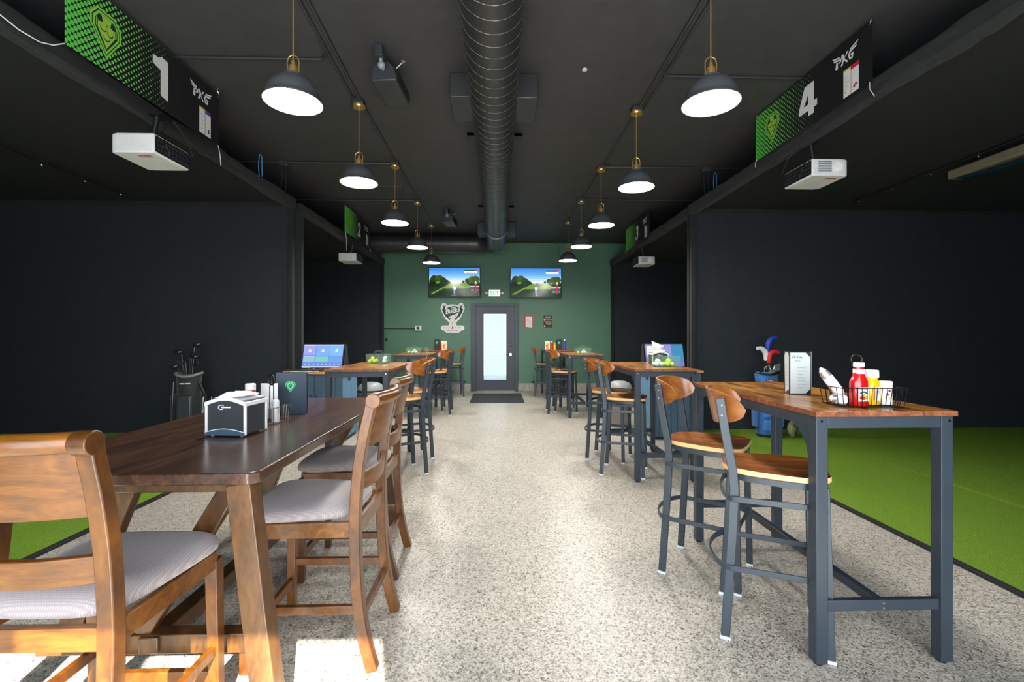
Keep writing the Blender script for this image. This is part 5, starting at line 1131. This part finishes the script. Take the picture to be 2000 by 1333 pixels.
def napkin(loc, rz, w, d_, h_, lab, tissue):
    t = T('napkin_dispenser', lab, 'napkin dispenser', loc, rz, 'tabletop napkin dispensers')
    MB().bb(-w / 2 + 0.006, w / 2 - 0.006, -d_ / 2 + 0.006, d_ / 2 - 0.006, 0.008, h_ - 0.02).build('housing', 'dark_grey_plastic', t, bevel=0.004)
    for s in (-1, 1):
        for k in (-1, 1): MB().bb(s * w / 2 - s * 0.012, s * w / 2, k * d_ / 2 - k * 0.012, k * d_ / 2, 0.006, h_ - 0.025).build('corner_trim', 'white_plastic', t, bevel=0.004)
    n = 12; pl = [(w / 2 * (-1 + 2 * i / n), h_ - 0.028 + 0.022 * math.sin(PI * i / n)) for i in range(n + 1)]
    pl2 = pl + [(w / 2 * (1 - 2 * i / n), h_ - 0.046 + 0.026 * math.sin(PI * i / n)) for i in range(n + 1)]
    MB().prism(pl2, (0, d_ / 2 + 0.002, 0), (1, 0, 0), (0, 0, 1), d_ + 0.004).build('arched_top', 'white_plastic', t, bevel=0.002)
    pb = [(w / 2 * 0.95 * (-1 + 2 * i / n), 0.018 + 0.016 * math.sin(PI * i / n)) for i in range(n + 1)] + [(w / 2 * 0.95, 0.006), (-w / 2 * 0.95, 0.006)]
    MB().prism(pb, (0, -d_ / 2 + 0.01, 0), (1, 0, 0), (0, 0, 1), 0.012).build('lower_arch', 'blue_board', t)
    MB().tube([(w / 2 * 0.95 * (-1 + 2 * i / n), -d_ / 2 - 0.003, 0.020 + 0.016 * math.sin(PI * i / n)) for i in range(n + 1)], 0.002, 6).build('arch_line', 'white_plastic', t)
    p = Print(); R_ = [(0.014 * math.cos(a / 10 * 5 + 0.7), 0.010 * math.sin(a / 10 * 5 + 0.7)) for a in range(11)]
    p.line(R_, 0.003, '#e8eaec').rect(0.0, -0.003, 0.045, 0.003, '#d8dadc'); p.build('dispenser_print', t, (-0.02, -d_ / 2 + 0.005, h_ - 0.05), (1, 0, 0), (0, 0, 1))
    for sx in (-1, 1):
        for sy in (-1, 1): MB().cyl((sx * w * 0.36, sy * d_ * 0.4, 0), (sx * w * 0.36, sy * d_ * 0.4, 0.01), 0.007, 10).build('foot', 'grey_plastic', t)
    n2 = 14; vs = []; fs = []
    for i in range(n2 + 1):
        for j in range(n2 + 1):
            u, v = i / n2, j / n2; bx = math.sin(PI * u) ** 0.7 * math.sin(PI * v) ** 0.7
            vs.append(((u - 0.5) * w * 0.72, (v - 0.5) * d_ * 0.8, h_ - 0.012 + bx * (0.022 + 0.02 * noise.noise(Vector((u * 4, v * 3, w * 10)))) + (0.01 * u)))
    for i in range(n2):
        for j in range(n2): a = i * (n2 + 1) + j; fs.append((a, a + n2 + 1, a + n2 + 2, a + 1))
    MB().add(vs, fs).build('napkins', 'paper', t)
    if tissue:
        m = MB(); m.add([(-0.045, 0, h_), (0.055, 0.01, h_), (0.06, -0.005, h_ + 0.055), (0.01, 0.015, h_ + 0.075), (-0.075, -0.01, h_ + 0.105), (-0.06, 0.01, h_ + 0.05)], [(0, 1, 2, 3, 4, 5)]); o = m.build('tissue', 'paper', t)
        sm = o.modifiers.new('solid', 'SOLIDIFY'); sm.thickness = 0.006
napkin((-1.222, 2.19, TZ), r(-6), 0.195, 0.165, 0.182, 'black napkin dispenser with white trim on the dark wooden table', False)
napkin((1.735, 4.97, TH), r(0), 0.18, 0.15, 0.15, 'dark napkin dispenser with a raised tissue behind the right ball tub', True)
# black menu boards with the green emblem
def menu(loc, rz, w, h_, lab, th=0.012):
    t = T('menu_board', lab, 'menu', loc, rz, 'black menu boards with a green emblem')
    MB().bb(-w / 2, w / 2, -th, 0, 0, h_).build('cover', 'menu_blue' if w > 0.16 else 'black_plastic', t, bevel=0.002)
    MB().bb(-w / 2 + 0.002, w / 2 - 0.002, 0, 0.02, 0.0, h_ - 0.004).build('rear_cover', 'black_plastic', t)
    p = Print(); s = w * 0.33; cx, cy = -w * 0.02, h_ * 0.68; g_ = '#67e09a'; dk = '#1e2c38'
    def sh(k, c): p.poly([(cx + x * s * k, cy + y * s * k) for x, y in ((0, -0.68), (0.5, 0.05), (0.5, 0.22), (0.28, 0.45), (-0.28, 0.45), (-0.5, 0.22), (-0.5, 0.05))], c)
    sh(1.0, g_); sh(0.86, dk); sh(0.74, g_)
    p.poly([(cx, cy + 0.26 * s), (cx + 0.18 * s, cy + 0.08 * s), (cx + 0.14 * s, cy - 0.08 * s), (cx, cy - 0.2 * s), (cx - 0.14 * s, cy - 0.08 * s), (cx - 0.18 * s, cy + 0.08 * s)], dk)
    for a, b_ in ((0, 0.1), (-0.07, -0.01), (0.07, -0.01)): p.circ(cx + a * s, cy + b_ * s, 0.05 * s, g_, 10)
    p.build('emblem', t, (0, -th, 0), (1, 0, 0), (0, 0, 1))
mat('menu_blue', '#2e4050', 0.45)
menu((-1.205, 2.72, TZ), r(4), 0.172, 0.242, 'dark blue menu board with green emblem standing on the wooden table')
menu((-1.365, 10.25, TH), 0, 0.15, 0.245, 'black menu board with green emblem on the rear left bar table')
menu((1.345, 10.25, TH), 0, 0.145, 0.24, 'black menu board with green emblem on the rear right bar table')
# wine menu folder
t = T('wine_menu', 'black folding menu holder headed Wine on the near right bar table', 'menu', (1.585, 2.40, TH), 0)
def wpanel(o_, U, w, h_, side):
    U = Vector(U).normalized(); V = Vector((0, 0, 1)); N = U.cross(V)
    MB().prism([(0, 0), (w, 0), (w, h_), (0, h_)], Vector(o_) - N * 0.004, U, V, 0.004).build('panel', 'black_plastic', t, bevel=0.001)
    p = Print(); c = w * 0.26; e = 0.005
    p.poly([(e, e), (w - c, e), (w - e, c), (w - e, h_ - c), (w - c, h_ - e), (e, h_ - e)] if side else [(e + c * 0.6, e), (w - e, c), (w - e, h_ - c), (w - c * 0.8, h_ - e), (e + c * 0.6, h_ - e), (e, h_ - c)], '#d5e0e2')
    if side:
        p.text('Wine', w * 0.08, h_ * 0.84, h_ * 0.075, '#3a3c44', w=w * 0.5); p.text('Menu', w * 0.22, h_ * 0.765, h_ * 0.05, '#8a8c94', shear=0.4, w=w * 0.32)
        for i in range(7): p.rect(w * 0.36, h_ * (0.16 + i * 0.078), w * (0.62 + 0.14 * (i * 3 % 4) / 3), h_ * (0.166 + i * 0.078), '#707a80').rect(w * 0.36, h_ * (0.145 + i * 0.078), w * 0.8, h_ * (0.148 + i * 0.078), '#b0babd')
        for i in range(3): p.rect(w * 0.05, h_ * (0.2 + i * 0.13), w * 0.18, h_ * (0.206 + i * 0.13), '#808a90')
    else:
        for i in range(7): p.rect(w * 0.3, h_ * (0.2 + i * 0.075), w * 0.7, h_ * (0.206 + i * 0.075), '#8a9498')
    p.build('menu_sheet', t, Vector(o_), U, V)
wpanel((-0.045, 0, 0), (1, -0.10, 0), 0.112, 0.226, True)
wpanel((-0.012, 0.095, 0), (-0.033, -0.094, 0), 0.099, 0.226, False)
MB().beam((0.066, -0.01, 0), (0.066, -0.01, 0.226), 0.004, 0.006).build('cover_edge', 'grey_plastic', t)
MB().prism([(0, 0), (0.128, 0), (0.128, 0.226), (0, 0.226)], (-0.010, 0.097, 0), Vector((0.078, -0.102, 0)).normalized(), (0, 0, 1), 0.003).build('rear_panel', 'black_plastic', t)
# wire caddies
def wire_basket(t, w, d_, h_, n, m_='wire_black', rad=0.0016):
    for z, k in ((0.004, 0.92), (h_, 1.0)):
        pts = [(w / 2 * k * sx, d_ / 2 * k * sy, z) for sx, sy in ((-1, -1), (1, -1), (1, 1), (-1, 1))]
        MB().tube(pts, rad * 1.3, 6, closed=True).build('rim_wire', m_, t)
    m = MB()
    for i in range(n + 1):
        x = -w / 2 + w * i / n
        for s in (-1, 1): m.tube([(x * 0.92, s * d_ / 2 * 0.92, 0.004), (x, s * d_ / 2, h_)], rad, 5)
        m.tube([(x * 0.92, -d_ / 2 * 0.92, 0.003), (x * 0.92, d_ / 2 * 0.92, 0.003)], rad, 5)
    for j in range(1, 4):
        y = -d_ / 2 + d_ * j / 4
        for s in (-1, 1): m.tube([(s * w / 2 * 0.92, y * 0.92, 0.004), (s * w / 2, y, h_)], rad, 5)
    o = m.build('basket_wires', m_, t); o['kind'] = 'stuff'
t = T('condiment_caddy', 'black wire caddy full of condiments on the near right bar table', 'caddy', (1.612, 2.00, TH), r(-3))
wire_basket(t, 0.275, 0.15, 0.085, 13)
MB().tube([(0.0, 0.0, 0.004), (0.0, 0.0, 0.205)], 0.0022, 6).build('stem', 'chrome', t)
MB().tube([(-0.024 + 0.024 * math.cos(a), 0, 0.205 + 0.022 * math.sin(a)) for a in [i / 16 * 2 * PI for i in range(16)]], 0.004, 8, closed=True, up=(0, 1, 0)).build('ring_handle', 'wire_black', t)
def bottle_body(prof, sx, sy, n=28): return MB().lathe(prof, n=n, sx=sx, sy=sy)
t = T('ketchup_bottle', 'red ketchup squeeze bottle with white cap in the near right caddy', 'bottle', (1.572, 1.968, TH + 0.006), r(8))
bottle_body([(0, 0), (0.036, 0), (0.0395, 0.006), (0.0395, 0.10), (0.037, 0.110), (0.026, 0.135), (0.022, 0.145), (0.021, 0.170), (0, 0.17)], 1.0, 0.72).build('bottle_body', 'ketchup', t)
MB().lathe([(0.0222, 0.140), (0.0222, 0.160), (0.0215, 0.160), (0.0215, 0.140)], n=24).build('neck_label', 'white_gloss', t)
MB().lathe([(0, 0.169), (0.0205, 0.169), (0.0215, 0.172), (0.021, 0.186), (0.019, 0.188), (0, 0.188)], n=24).build('cap', 'white_gloss', t)
p = Print(); w, h_ = 0.052, 0.060
p.rect(0, 0, w, h_, '#f2efe4'); p.text('RED GOLD', w * 0.1, h_ * 0.82, h_ * 0.13, '#e08a2a', bold=0.02, w=w * 0.8)
p.poly([(w * 0.06, h_ * 0.56), (w * 0.2, h_ * 0.66), (w * 0.5, h_ * 0.74), (w * 0.8, h_ * 0.66), (w * 0.96, h_ * 0.56), (w * 0.8, h_ * 0.52), (w * 0.5, h_ * 0.62), (w * 0.2, h_ * 0.52)], '#1f5f96')
for a, b_, q, c in ((0.25, 0.25, 0.15, '#d82a20'), (0.48, 0.22, 0.15, '#c8241c'), (0.5, 0.44, 0.13, '#f0a028'), (0.74, 0.26, 0.16, '#d8b84a'), (0.36, 0.42, 0.1, '#e0501e')): p.circ(w * a, h_ * b_, w * q, c, 14)
p.build('front_label', t, (-0.033, -0.0292, 0.022), (1, 0, 0), (0, 0, 1), 'print_gloss')
t = T('mustard_bottle', 'yellow mustard squeeze bottle with white cap beside the near ketchup', 'bottle', (1.662, 2.005, TH + 0.006), r(25))
bottle_body([(0, 0), (0.034, 0), (0.038, 0.006), (0.038, 0.082), (0.034, 0.10), (0.024, 0.115), (0.024, 0.12), (0, 0.12)], 1.0, 0.75).build('bottle_body', 'mustard', t)
MB().lathe([(0, 0.119), (0.0245, 0.119), (0.0255, 0.123), (0.0245, 0.150), (0.022, 0.153), (0, 0.153)], n=24).build('cap', 'white_gloss', t)
Print().rect(0, 0, 0.04, 0.06, '#f2f0ea').rect(0.005, 0.03, 0.035, 0.045, '#c9c9d2').build('side_label', t, (-0.036, -0.0285, 0.02), (1, 0, 0), (0, 0, 1), 'print_gloss')
t = T('seasoning_tub', 'small white seasoning tub at the right end of the near caddy', 'tub', (1.722, 2.005, TH + 0.006))
MB().lathe([(0, 0), (0.026, 0), (0.026, 0.092), (0.027, 0.094), (0.027, 0.100), (0.023, 0.103), (0, 0.103)], n=24).build('tub_body', 'white_gloss', t)
p = Print(); p.circ(0.003, 0.062, 0.006, '#8a2a4a', 12).circ(-0.005, 0.045, 0.005, '#8a2a4a', 12).rect(-0.002, 0.022, 0.008, 0.032, '#c8d060'); p.build('tub_print', t, (-0.006, -0.0262, 0), (1, 0, 0), (0, 0, 1))
def wrap(base, tip, r0, lab):
    base = Vector(base); v = Vector(tip) - base; t = T('cutlery_roll', lab, 'napkin roll', base, 0, 'cutlery rolls in the near caddy')
    pts = [v * (i / 10) for i in range(11)]; sc = [0.7, 0.95, 1, 1, 1, 1, 1, 0.95, 0.85, 0.62, 0.25]
    MB().tube(pts, r0, 14, scales=sc, up=(0, 1, 0)).build('paper_roll', 'paper', t)
    MB().tube([v * 0.70, v * 0.82, v * 0.90], r0 * 1.03, 14, scales=[0.95, 0.85, 0.68], up=(0, 1, 0)).build('foil_band', 'foil', t)
wrap((1.54, 2.03, TH + 0.045), (1.445, 2.03, TH + 0.165), 0.022, 'white paper roll leaning out of the near caddy at the left')
wrap((1.53, 1.985, TH + 0.028), (1.465, 2.0, TH + 0.036), 0.022, 'short white paper roll lying in the bottom of the near caddy')
# wooden table caddy
t = T('condiment_caddy', 'chrome wire caddy behind the napkin dispenser on the dark wooden table', 'caddy', (-1.195, 2.46, TZ), r(-10))
wire_basket(t, 0.13, 0.15, 0.085, 9, 'chrome', 0.0015)
MB().tube([(-0.01, 0, 0.004), (-0.01, 0, 0.19), (0.0, 0, 0.215), (0.012, 0, 0.19), (0.012, 0, 0.004)], 0.003, 8, up=(0, 1, 0)).build('upright', 'wire_black', t)
MB().tube([(0.0 + 0.018 * math.cos(i / 14 * 2 * PI), 0, 0.222 + 0.024 * math.sin(i / 14 * 2 * PI)) for i in range(14)], 0.005, 8, closed=True, up=(0, 1, 0)).build('ring_handle', 'wire_black', t)
def shaker(loc, lab, body, cap, h_):
    t = T('shaker', lab, 'shaker', loc, 0)
    MB().lathe([(0, 0), (0.018, 0), (0.019, 0.004), (0.018, h_ * 0.75), (0.017, h_ * 0.78), (0, h_ * 0.78)], n=18).build('shaker_body', body, t)
    MB().lathe([(0, h_ * 0.775), (0.0185, h_ * 0.775), (0.0185, h_ * 0.93), (0.014, h_), (0, h_)], n=18).build('shaker_cap', cap, t); return t
mat('spice', '#7a9a4a', 0.6, vary=0.6)
shaker((-1.215, 2.405, TZ + 0.006), 'glass pepper shaker with speckled spice in the wooden table caddy', 'spice', 'chrome', 0.10)
shaker((-1.165, 2.44, TZ + 0.006), 'white salt shaker in the wooden table caddy', 'white_gloss', 'white_plastic', 0.115)
t = T('squeeze_bottle', 'white squeeze bottle with red band behind the near napkin dispenser', 'bottle', (-1.325, 2.50, TZ))
MB().lathe([(0, 0), (0.03, 0), (0.032, 0.13), (0.025, 0.155), (0, 0.155)], n=20).build('bottle_body', 'white_gloss', t)
MB().lathe([(0, 0.155), (0.025, 0.155), (0.026, 0.165), (0, 0.165)], n=20).build('red_band', 'ketchup', t)
MB().lathe([(0, 0.165), (0.026, 0.165), (0.026, 0.195), (0.022, 0.20), (0, 0.20)], n=20).build('cap', 'white_gloss', t)
t = T('table_card', 'plain white standing card behind the caddy on the wooden table', 'card', (-1.275, 2.60, TZ), r(3))
MB().bb(-0.045, 0.045, -0.003, 0.003, 0, 0.19).build('card_sheet', 'paper', t)
MB().bb(-0.045, 0.045, -0.02, 0.02, 0, 0.006).build('card_foot', 'white_plastic', t)
# rear tables
def card(loc, lab):
    t = T('table_card', lab, 'card', loc)
    MB().bb(-0.055, 0.055, -0.004, 0.004, 0, 0.2).build('card_sheet', 'white_plastic', t)
    Print().rect(-0.052, 0.003, 0.052, 0.197, '#efe2b8').circ(-0.01, 0.10, 0.028, '#e0663a').circ(0.015, 0.13, 0.022, '#e8a84a').rect(-0.03, 0.04, 0.03, 0.06, '#d8603a').build('card_print', t, (0, -0.004, 0), (1, 0, 0), (0, 0, 1))
def small_bottle(loc, lab, mtl, cap, h_=0.2, nm='ketchup_bottle'):
    t = T(nm, lab, 'bottle', loc)
    MB().lathe([(0, 0), (0.03, 0), (0.032, h_ * 0.55), (0.02, h_ * 0.72), (0.017, h_ * 0.85), (0, h_ * 0.85)], n=18).build('bottle_body', mtl, t)
    MB().lathe([(0, h_ * 0.85), (0.018, h_ * 0.85), (0.017, h_), (0, h_)], n=18).build('cap', cap, t)
card((-1.20, 10.2, TH), 'cream card with orange picture on the rear left bar table')
card((1.08, 10.2, TH), 'cream card with orange picture on the rear right bar table')
small_bottle((-1.268, 10.28, TH), 'red ketchup bottle between menu and card on the rear left bar table', 'ketchup', 'white_gloss')
small_bottle((1.18, 10.22, TH), 'red ketchup bottle on the rear right bar table', 'ketchup', 'white_gloss')
small_bottle((1.245, 10.24, TH), 'small yellow mustard bottle on the rear right bar table', 'mustard', 'mustard', 0.17, 'mustard_bottle')
small_bottle((1.47, 10.24, TH), 'blue bottle with white top on the rear right bar table', 'blue_cover', 'white_gloss', 0.245, 'seasoning_bottle')
